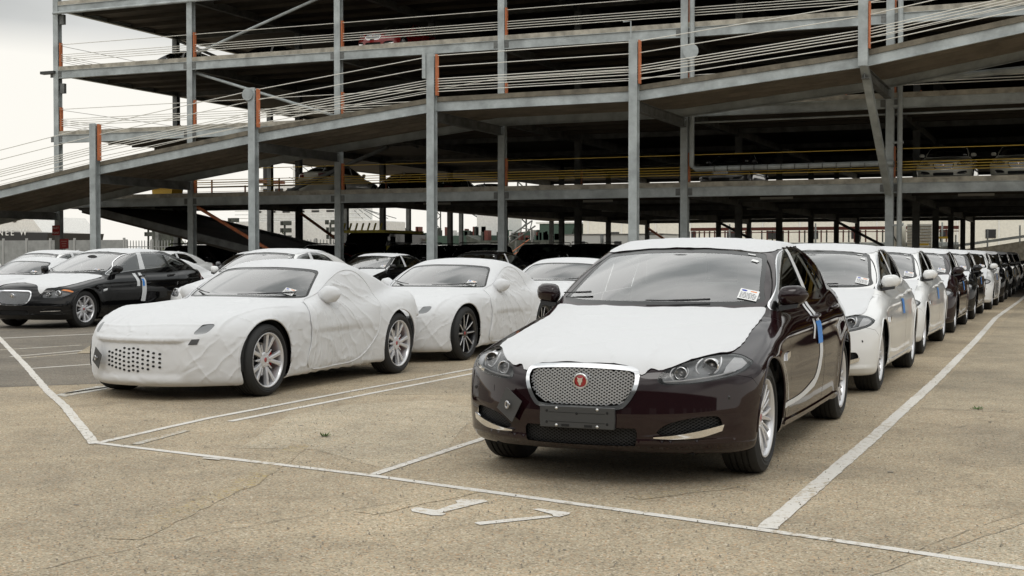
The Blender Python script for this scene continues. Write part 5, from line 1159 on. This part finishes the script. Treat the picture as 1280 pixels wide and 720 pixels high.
for k, (x, w_, h_, lb) in enumerate([(-83, 7, 4.6, 'dark straggly bush left of the first ramp column'), (-72.5, 8, 4.0, 'thin bush behind the yellow sign board'), (-63, 7, 3.6, 'low bush behind the palisade fence'), (-57, 6, 3.4, 'small bush at the right end of the palisade fence')]): bush(x, 112, w_, h_, lb)
# vessels and port clutter behind the open end of the deck
sv = empty('survey_ship', (-76, 120, 0), label='white ship with tiered superstructure and masts seen under the ramp', cat='ship')
MB().box((-7, 0, -1), (9.5, 8, 5.0)).build('hull', HW, sv, bevel=.1); MB().box((-5.5, .6, 5.02), (6, 7, 7.2)).build('main_deckhouse', HW, sv, bevel=.08); MB().box((-4.5, 1, 7.22), (2.0, 6, 8.9)).build('bridge', HW, sv, bevel=.08)
for k in range(6): MB().box((-5 + k * 1.8, .55, 5.9), (-4.1 + k * 1.8, .6, 6.6)).build('window', HB_, sv)
for k in range(4): MB().box((-4.1 + k * 1.5, .95, 7.9), (-3.1 + k * 1.5, 1.0, 8.5)).build('window', HB_, sv)
MB().lathe([(9.0, .55), (12.5, .55), (12.6, .62), (12.9, .62)], 14, 'z', (-4.8, 3, 0), True).build('funnel', HB_, sv, auto=True); MB().tube([(3.5, 3, 5), (3.5, 3, 17)], .85, 10).build('white_mast', HW, sv, smooth=True); MB().tube([(-1.5, 3, 8.9), (-1.5, 3, 13)], .12, 6).build('mast', HW, sv); MB().box((-5.6, .5, 9.2), (-3.9, 5, 9.5)).build('mast_platform', HO, sv)
for k in range(5): MB().tube([(-1.5 - k * .2, 3, 12.8 - k), (7 + k, 3, 5.2)], .04, 4).build('rigging', STD, sv)
for k in range(3): MB().tube([(-7, -.1, 5.3 + .4 * k), (9, -.1, 5.3 + .4 * k)], .04, 4).build('deck_rail', HW, sv)
gs2 = empty('trawler', (-72, 138, 0), label='green hulled trawler with cluttered deck gear beyond the deck', cat='boat')
MB().prism([(-1, -1), (15, -1), (17, 4.2), (12, 3.6), (0, 3.6), (-2, 4.4)], 0, 6, 'y').build('hull', HG, gs2); MB().box((9, 1, 3.6), (13, 5, 6.6)).build('wheelhouse', HW, gs2, bevel=.05); b = MB(); lattice(b, (3, 3, 3.6), (3, 3, 10), .8, 8, .08); b.build('gantry', GD, gs2); b = MB(); lattice(b, (3, 3, 9), (11, 3, 4.5), .5, 8, .06); b.build('boom', GD, gs2)
for k in range(26): x = sc_.uniform(-1, 13); MB().box((x, 1, 3.6), (x + sc_.uniform(.12, .6), 2, 3.6 + sc_.uniform(.2, 1.1))).build('deck_gear', [HO, GD, HW, HG][k % 4], gs2)
gs3 = empty('trawler', (-61, 135, 0), label='trawler with a green wheelhouse top left of the yellow rescue lorry', cat='boat')
MB().prism([(-1, -1), (13, -1), (15, 3.4), (10, 3.0), (0, 3.0), (-1.5, 3.6)], 0, 6, 'y').build('hull', GD, gs3); MB().prism([(7, 3.0), (10.5, 3.0), (11.2, 4.8), (7, 4.8)], 1, 5, 'y').build('wheelhouse', HG, gs3); MB().box((6.6, .9, 4.82), (11.6, 5.1, 5.0)).build('wheelhouse_roof', HW, gs3)
for k in range(22): x = sc_.uniform(-1, 9); MB().box((x, 1, 3.02), (x + sc_.uniform(.12, .55), 2, 3.0 + sc_.uniform(.2, 1.2))).build('deck_gear', [HO, GD, HW, HG][k % 4], gs3)
crane(-66, 160, 11, 7, GD, 'dark lattice crane standing behind the white ship'); crane(-34, 150, 4.6, 6, GD, 'low lattice crane right of the trawlers')
e = empty('conveyor', (-44, 98, 0), label='inclined lattice conveyor with orange hand rails behind the parked dark cars', cat='conveyor'); b = MB(); lattice(b, (0, 0, 1.0), (4.6, 0, 3.9), .5, 10, .06); b.build('truss', STD, e)
for k in range(3): MB().tube([(2.0 + k * .5, -.5, 1.0 + k * .1), (4.4, -.5, 2.6 - k * .5)], .035, 5).build('hand_rail', OR, e)
for x in (1, 3, 4.4): MB().box((x - .06, 0, 0), (x + .06, .1, 1 + x * .55)).build('leg', STD, e)
CB = mat('cabin_cream', (.80, .78, .70), .6, var=.06)
for k, (x, w_, lb) in enumerate([(-37.9, 3.4, 'grey white site cabin left of the three beyond the deck'), (-34.2, 2.0, 'narrow middle site cabin beyond the deck'), (-31.9, 2.6, 'right hand site cabin beyond the deck')]):
    e = empty('site_cabin', (x, 100, 0), label=lb, cat='cabin'); MB().box((0, 0, .2), (w_, 5, 2.95)).build('cabin_wall', mat('cabin_grey', (.48, .49, .48), .6), e); MB().box((-.05, -.05, 2.97), (w_ + .05, 5, 3.05)).build('cabin_roof', STD, e)
    MB().box((w_ * .45, -.03, 1.8), (w_ * .45 + .6, 0, 2.45)).build('window', HB_, e); MB().box((w_ * .45 - .06, -.05, 1.74), (w_ * .45 + .66, -.03, 1.8)).build('window_sill', WHT, e)
wh = empty('warehouse', (-60, 128, 0), label='long pale cream warehouse wall beyond the deck', cat='warehouse'); MB().box((14, 0, 0), (58, 20, 5.6)).build('wall', CB, wh); MB().box((13.8, -.2, 5.62), (58.2, 20, 5.85)).build('roof_edge', STD, wh)  # added cream wall stands in for the bright sky behind
for k in range(10): MB().box((17 + 4 * k, -.04, 2.9), (17.9 + 4 * k, 0, 3.7)).build('window', HB_, wh)
for k in range(12): MB().box((14.5 + 3.6 * k, -.08, 0), (14.62 + 3.6 * k, 0, 5.6)).build('wall_rib', WHT, wh)
# loading linkspan with red beams and pale palings at the back right
ls = empty('linkspan', (-26, 96, 0), label='low red and grey loading bridge with pale palings seen beneath the deck', cat='bridge')
MB().box((0, 0, 3.15), (19, .3, 3.38)).build('red_beam', HO, ls); MB().box((0, .05, 2.98), (19, .2, 3.04)).build('red_rail', HO, ls); MB().box((0, 0, 1.95), (19, .4, 2.25)).build('grey_beam', ST, ls); MB().box((0, 0, 1.3), (19, .4, 1.93)).build('dark_beam', GD, ls)
bm_ = None
for k in range(48):
    x = .2 + k * .39
    if k % 7 in (5,): continue
    o = MB().box((0, 0, 2.27), (.09, .1, 3.13)).build('baluster', [HO, GD][k % 2], ls) if k < 2 else link('baluster', bms[k % 2], None, ls)
    if k < 2: bms = [o.data] if k == 0 else bms + [o.data]
    o.location = (x, .1, 0)
for x in (3.2, 9.4, 15.4, 18): MB().tube([(x, -1, 0), (x, -1, 3.6)], .06, 6).build('bridge_post', ST, ls)
st = empty('stair_tower', (-11.4, 93, 0), label='pale ribbed stair tower with yellow bars under the right of the deck', cat='stair tower')
MB().box((0, 0, 0), (.9, 3, 3.45)).build('cladding', CB, st); MB().box((1.3, 0, 0), (2.9, 3, 3.45)).build('cladding', CB, st)
for k in range(17): MB().box((1.3, -.04, .1 + .2 * k), (2.9, 0, .15 + .2 * k)).build('cladding_rib', mat('cabin_grey', (.5, .5, .5)), st)
for (x, z) in ((1.9, 2.0), (3.4, 2.45)): MB().box((x, -.5, z), (x + .85, -.4, z + .14)).build('yellow_bar', mat('sign_yellow', (.6, .4, .05)), st)
MB().tube([(.1, -.1, 3.2), (.9, -.1, 1.8)], .05, 5).build('stair_rail', GD, st)
r2 = empty('concrete_ramp', (-8, 93, 0), label='pale concrete ramp with grey railing at the far right', cat='ramp')
MB().prism([(0, 0), (16, 0), (16, 4.2), (9, 2.9), (3, 1.9), (0, 1.6)], 0, 6, 'y').build('ramp_wall', CO, r2); MB().add([(0, -.1, 1.9), (9, -.1, 3.2), (16, -.1, 4.5), (16, 0, 4.5), (9, 0, 3.2), (0, 0, 1.9), (0, -.1, 1.72), (9, -.1, 3.02), (16, -.1, 4.3)], [(0, 1, 7, 6), (1, 2, 8, 7), (0, 5, 4, 1), (1, 4, 3, 2)]).build('ramp_rail', ST, r2)
for k in range(7): MB().box((1 + 2 * k, -.15, 1.6 + .27 * k), (1.1 + 2 * k, -.1, 2.7 + .3 * k)).build('rail_post', ST, r2)
# yellow skip and orange pipework on the first deck
e = empty('yellow_skip', (-38.2, 49.5, 3.87), label='small yellow skip standing on the first deck at the left', cat='skip'); MB().prism([(-.55, 0), (.45, 0), (.55, .5), (-.6, .5)], 0, .8, 'y').build('skip_body', mat('skip_yellow', (.70, .42, .03), .5), e); MB().box((-.62, -.03, .50), (.58, .83, .56)).build('skip_rim', mat('skip_yellow', (.7, .4, .03)), e)
e = empty('red_pipework', (-42, 53.1, 3.87), label='red pipe rail running along the back of the first deck', cat='pipe rail')
for z in (.35, .75): MB().tube([(1, 0, z), (14, 0, z)], .035, 6).build('rail', HO if z < .5 else STD, e)
for k in range(7): MB().box((2 + 1.9 * k, -.03, 0), (2.06 + 1.9 * k, .03, 1.1 if k % 2 else .8)).build('rail_post', OR, e)
# rescue lorry and low dark cars are placed with the vehicles

bw = empty('dock_shed', (-5, -24, 0), label='long dark dock shed behind the camera, mirrored in the car noses', cat='shed')  # added block out of view, darkens the reflections in the car noses
MB().box((-95, -12, 0), (125, 0, 8.5)).build('wall', mat('shed_wall', (.07, .075, .08), .7, var=.2), bw); MB().box((-95.3, -12.3, 8.52), (125.3, .3, 8.9)).build('roof_edge', STD, bw)
for k in range(16): MB().box((-88 + 13 * k, .0, 0), (-84 + 13 * k, .06, 4.6)).build('shed_door', mat('shed_door_grey', (.25, .26, .26), .6), bw)
# ------------------------------------------------------------------ vehicles
SUVP = dict(wr=.37,wb=2.85,
 top_k=[(-1.0,.85),(-.85,.95),(-.7,1.03),(-.3,1.08),(.2,1.11),(.6,1.13),(3.4,1.15),(4,1.1)],
 front_k=[(.2,-.72),(.35,-.82),(.55,-.85),(.8,-.84),(.95,-.80),(1.05,-.72),(1.3,-.5)],
 rear_k=[(.2,3.6),(.5,3.72),(.9,3.74),(1.2,3.74),(1.5,3.7)],
 wid_k=[(-1,.92),(0,.97),(1.5,.975),(2.9,.97),(3.8,.90)], prof_k=[(0,-.08),(.25,-.03),(.5,0),(.8,0),(.95,-.01),(1.1,-.05),(1.3,-.12)],
 bot_k=[(-1,.32),(-.5,.28),(.5,.26),(2.5,.26),(3.8,.36)], crn_k=[(-1,.06),(0,.04),(1,.03),(4,.03)],
 roof_k=[(0,1.5),(.8,1.70),(1.3,1.78),(2.0,1.80),(2.8,1.78),(3.5,1.72),(4.2,1.6)], gh_k=[(0,.84),(.8,.88),(2,.90),(3.3,.87),(3.8,.82)],
 tumble=.28,tb2=.0,rc=.03,ws=((.42,1.10),(1.10,1.72)),wsb=.12,wscv=.02,bl=((3.45,1.78),(3.72,1.12)),blb=.08,blcv=.02,
 kr=.09,kw=.05,kb=.06,ku=.03,kts=.07,kf=.08,nb=.28,npow=2.8,rb=.22,flare=.02,bulge=0,bx=lambda y:.3,crease=.004,crz=lambda y:.95)
def suv(c, root):
    sh = Shell(c, (-1.08, -1.0, .2), (1.08, 3.9, 1.9), .045); wheel_arch(sh, c, .42)
    rg = lambda P: (np.abs(P[:, 0]) > .4) & (P[:, 2] > 1.0)
    for k, poly in enumerate([[(.85, 1.17), (1.22, 1.60), (1.72, 1.66), (1.72, 1.17)], [(1.80, 1.17), (1.80, 1.66), (2.65, 1.66), (2.65, 1.17)], [(2.73, 1.17), (2.73, 1.66), (3.35, 1.60), (3.5, 1.2)]]):
        q = psdf(poly); sh.carve(lambda P: q(*SIDE(P)), 3, region=rg)
    ws = psdf(catmull(mirrorx([(0, 1.14), (.6, 1.14), (.74, 1.17), (.64, 1.60), (.55, 1.65), (0, 1.68)]), 4)); sh.carve(lambda P: ws(*FRONT(P)), 7, region=lambda P: (P[:, 1] < 1.3) & (P[:, 2] > 1.0)); sh.carve(lambda P: ws(*FRONT(P)), 8, region=lambda P: (P[:, 1] > 3.2) & (P[:, 2] > 1.05))
    hl = psdf([(.58, .80), (.58, .95), (.86, .95), (.86, .80)]); sh.carve(lambda P: hl(*FABS(P)), 20, region=lambda P: P[:, 1] < 0); tl = psdf([(.70, .85), (.70, 1.12), (.88, 1.12), (.88, .85)]); sh.carve(lambda P: tl(*FABS(P)), 25, region=lambda P: P[:, 1] > 3)
    gr = psdf([(-.5, .78), (-.5, .95), (.5, .95), (.5, .78)]); sh.carve(lambda P: gr(*FRONT(P)), 22, region=lambda P: P[:, 1] < 0)
    sh.part('body', (0,), PAINT, root)
    for s in (1, -1): sh.part('side_window', (3,), M['dglass'], root, -.002, s); sh.part('headlight', (20,), M['lampwhite'], root, 0, s); sh.part('tail_light', (25,), M['redlens'], root, 0, s)
    sh.part('windscreen', (7,), M['dglass'], root, -.002); sh.part('rear_window', (8,), M['dglass'], root, -.002); sh.part('grille', (22,), M['trim'], root, -.004)
    MB().box((-.75, -.6, .28), (.75, 3.5, .5)).build('underbody', M['under'], root); arch_liners(c, root, .42, M['under']); mirrors(c, root, PAINT, .95, 1.22, 1.08); seats(root, 1.4, .62, M['seat'])
    for s in (1, -1): MB().tube([(s * .66, 1.3, 1.81), (s * .68, 1.4, 1.85), (s * .68, 3.1, 1.84), (s * .66, 3.2, 1.79)], .016, 6).build('roof_rail', M['trim'], root); MB().box((s * .975 - .01, .5, .5), (s * .975 + .012, 2.4, .56)).build('side_moulding', M['trim'], root)
    for s in (1, -1):
        for y in (0, c.wb): wheel_parts(root, s * .82, y, .37, .25, .24, 'ten', s, False, SHARE)

PAINTS = set(M[k].name for k in ('pale', 'brown', 'black', 'white', 'green', 'grey', 'red', 'silver'))
def clone(src, loc, rz=0, paint=None, label=None, cat='car', group=None, skip=(), sc=None):
    def rec(o, parent):
        if o is not src and (o.name.split('.')[0] in skip): return
        c = o.copy(); COL.objects.link(c); c.parent = parent
        if paint is not None and c.type == 'MESH' and c.data.materials and c.data.materials[0] and c.data.materials[0].name in PAINTS:
            c.material_slots[0].link = 'OBJECT'; c.material_slots[0].material = paint
        for ch in list(o.children): rec(ch, c)
        return c
    r = rec(src, None); r.location = loc; r.rotation_euler = (0, 0, rz)
    if sc: r.scale = sc
    for k in ('label', 'group', 'category'):
        if k in r: del r[k]
    return tag(r, label, cat, group)

ROWG = 'saloons parked nose to tail in the right hand row'
# the nearest car, and the one all its neighbours are copied from
c = Car(**XFP); c.wsbase = 1.02
PAINT = M['white']
base = empty('saloon_car', (-2.607, 13.48, 0), label='white saloon directly behind the maroon one, with a blue tape on its door', cat='car', group=ROWG)
HB = [(0, -.828), (.26, -.826), (.335, -.845), (.37, -.84), (.40, -.80), (.47, -.785), (.60, -.640), (.70, -.455), (.765, -.25), (.765, 0), (.75, .3), (.745, .5), (.745, .66), (.72, .70), (.55, .60), (.3, .535), (0, .50)]
HB = HB + [(-x, y) for x, y in HB[::-1] if x > 0]
HR = [(0, 1.37), (.3, 1.385), (.54, 1.425), (.635, 1.55), (.645, 1.9), (.63, 2.3), (.56, 2.62), (.3, 2.72), (0, 2.74)]
HR = HR + [(-x, y) for x, y in HR[::-1] if x > 0]
sh = saloon(c, base, 'x', dict(XFS, fin_m=M['film'])); films(sh, c, base, HB, HR); add_tapes(c, base, 'short')
for s in (1, -1):
    for y in (0, c.wb): wheel_parts(base, s * .785, y, .338, .235, .238, 'fan', s, False, SHARE)
badge_disc(base, (0, float(c.front(.62)) + .012, .612), .046)
sticker(base, c, .605, 1.072, .13, .135); sticker(base, c, .545, 1.30, .05, .035, lines=0, blue=False, tilt=-.25); sticker(base, c, .50, 1.345, .055, .016, lines=0, blue=False)
for s in (1, -1):
    for (x, z) in ((.30, .40), (.80, .50)) if 0 else ((.80, .52),): 
        p = onbody(c, [(s * x, z)], 'front', .0)[0]; MB().lathe([(-.001, .012), (-.003, .011), (-.003, 0)], 14, 'y', (p[0], p[1], p[2])).build('parking_sensor', M['sens'], base, smooth=True)
    patch(c, 'lamp_washer_cover', [(s * .60, .520), (s * .63, .521), (s * .66, .523), (s * .66, .558), (s * .63, .557), (s * .60, .556)], 'front', PAINT, base, .0015)
def plateholder(root, m=M['plate']):
    y = float(c.front(.41)) - .012
    pl = MB().prism([(-.226, .345), (.226, .345), (.230, .40), (.226, .468), (-.226, .468), (-.230, .40)], y - .012, y + .012, 'y').build('plate_holder', m, root, bevel=.003)
    for x in (-.125, .125):
        for z in (.358, .456): MB().lathe([(y - .012, .009), (y - .016, .008), (y - .017, 0)], 12, 'y', (x, 0, z)).build('screw', M['clip'], pl, smooth=True)
    for x in (-.185, 0, .185): MB().lathe([(y - .0125, .008), (y - .014, .007), (y - .014, 0)], 12, 'y', (x, 0, .43 if x == 0 else .44)).build('hole_plug', M['under'], pl, smooth=True)
    for x in (-.185, .185): MB().lathe([(y - .0125, .008), (y - .014, .007), (y - .014, 0)], 12, 'y', (x, 0, .375)).build('hole_plug', M['under'], pl, smooth=True)
    for x in (-.07, .07): MB().box((x - .024, y - .0135, .352), (x + .024, y - .012, .366)).build('slot', M['under'], pl)
    for z in (.378, .432): MB().box((-.17, y - .0135, z), (.17, y - .012, z + .002)).build('moulded_line', M['under'], pl)
hero = clone(base, (-2.603, 8.09, 0), 0, M['brown'], 'nearest maroon saloon with white film on bonnet and roof and a blank plate holder', group=ROWG, skip=('white_tape', 'blue_tape'))
PAINT = M['brown']; add_tapes(c, hero, 'long'); plateholder(hero); tow_card(hero, c, -.435, .455, 14, .150)
row = [(13.48 + 5.3 - .05, 'white', 'second white saloon in the right row, between the first white car and a dark one', 0), (24.05, 'brown', 'dark brown saloon with white roof, third car behind the maroon one', 0), (29.3, 'black', 'black saloon with a white bonnet, fourth car behind the maroon one', .0), (34.7, 'white', 'white saloon far down the right row between two black ones', .05),
       (40.0, 'black', 'black saloon well down the right row, just beyond the far white one', .1), (45.3, 'black', 'black saloon near the far end of the right row with white roof film', .1), (50.6, 'grey', 'grey saloon at the far end of the right row', .1), (55.9, 'black', 'last black saloon of the right row, deep under the deck', .1)]
for y, p, lb, dx in row: clone(base, (-2.60 - .1 + dx + (.02 if y > 30 else 0), y, 0), R(.7 * math.sin(y * 3)), M[p], lb, group=ROWG)
# covered coupes
PAINT = M['cover']; CG = 'coupes wrapped in white covers'; cf_ = Car(**FTP)
f1 = empty('covered_coupe', (-7.925, 10.66, 0), label='nearest coupe under a fitted white cover, with dotted grille holes and red calipers', cat='car', group=CG)
coupe(cf_, f1, .0135, seed=.3); tow_card(f1, cf_, -.42, .385, 18, .15); sticker(f1, cf_, .53, .965, .12, .11)
f2 = empty('covered_coupe', (-7.985, 15.30, 0), label='second coupe under a white cover, with black and silver ten spoke wheels', cat='car', group=CG)
coupe(cf_, f2, .0185, holes=False, seed=2.1, mark=False); sticker(f2, cf_, .53, .965, .12, .11)
for s in (1, -1):
    for y in (0, cf_.wb):
        wheel_parts(f1, s * (.80 if y == 0 else .825), y, .345, .25, .258, 'twin', s, True, SHARE); wheel_parts(f2, s * (.80 if y == 0 else .825), y, .345, .25, .258, 'ten_black', s, False, SHARE)
clone(f2, (-8.0, 19.9, 0), 0, None, 'third covered white coupe, mostly hidden behind the maroon saloon', group=CG)
clone(f2, (-19.2, 22.8, 0), 0, None, 'low white covered coupe behind the tail of the black saloon', group=CG); clone(f2, (-21.6, 21.8, 0), 0, None, 'low white covered coupe beside the windscreen of the black saloon', group=CG)
# black long saloon at the left
PAINT = M['black']; cx = Car(**XJP); cx.wsbase = 1.02
xj = empty('saloon_car', (-17.67, 19.45, 0), label='long black saloon at the left with amber edged lamps and white door strip', cat='car', group='saloons in the left block')
shx = saloon(cx, xj, 'x', dict(XJS, fin_m=M['film']))
XB = [(0, -.62), (.22, -.66), (.40, -.70), (.50, -.775), (.565, -.76), (.62, -.66), (.74, -.50), (.78, -.25), (.775, .3), (.76, .55), (.73, .66), (.5, .60), (0, .52)]; XB += [(-x, y) for x, y in XB[::-1] if x > 0]
XR = [(0, 1.52), (.3, 1.53), (.55, 1.56), (.65, 1.7), (.66, 2.1), (.64, 2.5), (.54, 2.85), (0, 2.92)]; XR += [(-x, y) for x, y in XR[::-1] if x > 0]
films(shx, cx, xj, XB, XR)
patch(cx, 'white_tape', [(1.66, 1.0), (1.70, .9), (1.715, .8), (1.70, .62), (1.66, .44)] + [(1.53, .45), (1.57, .62), (1.59, .8), (1.60, .9), (1.58, 1.0)], 'side', M['tape'], xj, .004); patch(cx, 'blue_tape', [(1.60, .88), (1.605, .83), (1.605, .78), (1.60, .74)] + [(1.66, .74), (1.665, .78), (1.665, .83), (1.66, .88)], 'side', M['blue'], xj, .0075)
patch(cx, 'white_tape', [(1.50, .99), (1.52, .9), (1.53, .82), (1.52, .74)] + [(1.43, .74), (1.44, .82), (1.43, .9), (1.41, .99)], 'side', M['tape'], xj, .004)
for s in (1, -1):
    patch(cx, 'amber_reflector', [(s * .80, .700), (s * .85, .690), (s * .915, .662), (s * .925, .675), (s * .88, .705), (s * .82, .718)], 'front', M['amber'], xj, .004)
    for y in (0, cx.wb): wheel_parts(xj, s * .785, y, .345, .24, .242, 'twin', s, False, SHARE)
badge_disc(xj, (0, float(cx.front(.60)) + .010, .60), .05, m=M['dullmetal']); sticker(xj, cx, .52, 1.06, .12, .08)
LG = 'saloons in the left block'
WX = clone(base, (-14.25, 20.3, 0), 0, M['white'], 'white saloon behind the nearest covered coupe', group=LG, skip=('blue_tape',))
clone(base, (-24.2, 25.0, 0), 0, M['white'], 'white saloon at the far left behind the black one', group=LG, skip=('blue_tape',)); clone(base, (-18.9, 33.0, 0), 0, M['black'], 'black saloon with white bonnet between the two covered coupes', group=LG, skip=('blue_tape',), sc=(1, 1, .95))
clone(base, (-18.6, 27.6, 0), 0, M['white'], 'white saloon roof and rear window seen past the covered coupe roof', group=LG, skip=('blue_tape',), sc=(1, 1, .94)); clone(base, (-24.6, 35.0, 0), 0, M['grey'], 'grey saloon deep in the left block under the ramp edge', group=LG, skip=('blue_tape', 'bonnet_film'))
clone(base, (-27.3, 33.4, 0), 0, M['white'], 'distant white saloon left of the orange brace foot', group=LG, skip=('blue_tape',)); clone(base, (-16.2, 34.5, 0), 0, M['black'], 'black saloon roof showing above the second covered coupe', group=LG, skip=('blue_tape', 'roof_film'))
# dark vehicles under the deck and on its levels
PAINT = M['black']; cs = Car(**SUVP); UG = 'dark vehicles parked under the deck'
s0 = empty('off_roader', (-24.0, 44.9, 0), label='tall dark off-roader just right of the fourth ramp column', cat='car', group=UG); suv(cs, s0)
for x, y, rz, p, lb in [(-36.6, 47.5, .0, 'green', 'dark green off-roader behind the white saloon at the left'), (-32.4, 47.2, R(90), 'black', 'dark off-roader side on behind the orange brace'), (-30.2, 54, R(90), 'black', 'dark off-roader between the second and third ramp columns'), (-28.8, 46.4, 0, 'black', 'dark off-roader just left of the yellow racked lorry'), (-26.0, 50.6, 0, 'grey', 'off-roader with a pale tailgate beside the yellow lorry'),
        (-21.6, 46.2, 0, 'black', 'second dark off-roader right of the fourth ramp column'), (-19.2, 46.9, 0, 'black', 'third dark off-roader right of the fourth ramp column'), (-16.9, 46.3, 0, 'black', 'dark off-roader left of the maroon saloon roof'), (-14.5, 47.0, 0, 'black', 'dark off-roader behind the roof of the maroon saloon'), (-23.4, 53, R(90), 'black', 'dark off-roader side on, second rank under the deck'),
        (-22.5, 60, 0, 'grey', 'dark grey off-roader deep under the deck'), (-19.5, 60.5, R(90), 'black', 'dark off-roader side on beyond the covered coupes, deep under the deck'), (-15.8, 58, 0, 'black', 'dark off-roader in the third rank under the middle of the deck'), (-34.5, 45.5, 0, 'black', 'dark off-roader at the foot of the second deck column')]:
    clone(s0, (x, y, 0), rz, M[p], lb, group=UG)
for x, y, p, lb in [(-25.6, 44.6, 'black', 'low black saloon behind the black and white one'), (-21.6, 45.4, 'black', 'black saloon in front of the tall off-roaders'), (-18.2, 45.2, 'black', 'black saloon left of the maroon saloon roof, under the deck edge'), (-28.6, 46.2, 'red', 'dark red saloon behind the yellow lorry')]:
    clone(base, (x, y, 0), 0, M[p], lb, group=UG, skip=('blue_tape', 'bonnet_film', 'roof_film'))
DG = 'cars parked on the deck levels'
for x, y, z, rz, p, src, lb in [(-30.4, 53.6, 0, R(180), 'pale', base, 'pale saloon tail on at the open end of the first deck'), (-29.5, 59.4, 0, R(180), 'black', base, 'first dark saloon beyond the pale one on the first deck'), (-29.7, 64.6, 0, R(180), 'black', base, 'second dark saloon in line beyond the pale one on the first deck'), (-29.9, 69.8, 0, R(180), 'grey', base, 'third dark saloon in line on the first deck, small against the sky'),
        (-30.1, 75.0, 0, R(180), 'black', base, 'farthest saloon of the line on the first deck'), (-4.05, 49.2, 0, 0, 'pale', base, 'pale saloon right of the big column on the first deck'), (-1.6, 49.2, 0, 0, 'pale', base, 'pale saloon at the right edge of the first deck'), (-12.0, 49.4, 0, 0, 'grey', base, 'grey saloon in shadow on the first deck between the middle columns'),
        (-36.2, 51.6, 2, R(90), 'black', base, 'dark saloon on the third deck near the left corner'), (-31.5, 51.8, 2, R(90), 'black', base, 'black saloon on the third deck right of the left braces'), (-25.5, 47.2, 2, 0, 'red', base, 'red saloon on the third deck above the ramp')]:
    clone(src, (x, y, LV[z] + .001), rz, M[p], lb, group=DG, skip=('blue_tape', 'bonnet_film', 'roof_film'))
# yellow rescue lorry
ly = empty('rescue_lorry', (-27.9, 49.2, 0), label='dark lorry with a yellow roof rack and yellow stripes under the deck', cat='lorry', group=None)
YL = mat('lorry_yellow', (.55, .46, .06), .5)
MB().prism([(0, .45), (4.6, .45), (4.6, 2.3), (1.1, 2.3), (.35, 1.45), (0, 1.25)], -1.0, 1.0).build('body', M['black'], ly, bevel=.05); MB().box((-.85, -.02, 1.0), (.85, .02, 1.28)).build('grille', M['trim'], ly); MB().add([(-.85, .42, 1.52), (.85, .42, 1.52), (.8, 1.04, 2.2), (-.8, 1.04, 2.2)], [(0, 1, 2, 3)]).build('windscreen', M['dglass'], ly)
MB().box((-1.02, .6, 2.3), (1.02, 4.3, 2.42)).build('roof_rack_base', YL, ly)
for k in range(7): MB().bar((-1 + .3 * k, .6, 2.42), (-.9 + .3 * k, .6, 2.72), .06, .06).build('rack_hook', YL, ly)
for s in (1, -1):
    MB().box((s * 1.0, .8, 1.5), (s * 1.02, 4.5, 1.75)).build('yellow_stripe', YL, ly); MB().box((s * 1.0, .9, 1.8), (s * 1.015, 1.7, 2.15)).build('side_window', M['dglass'], ly); MB().box((s * .55, -.03, .8), (s * .9, 0, .98)).build('headlight', M['lampwhite'], ly)
    for y in (.9, 3.7): wheel_parts(ly, s * .88, y, .42, .26, .24, 'ten', s, False, SHARE)
for a_, b_ in (): pass
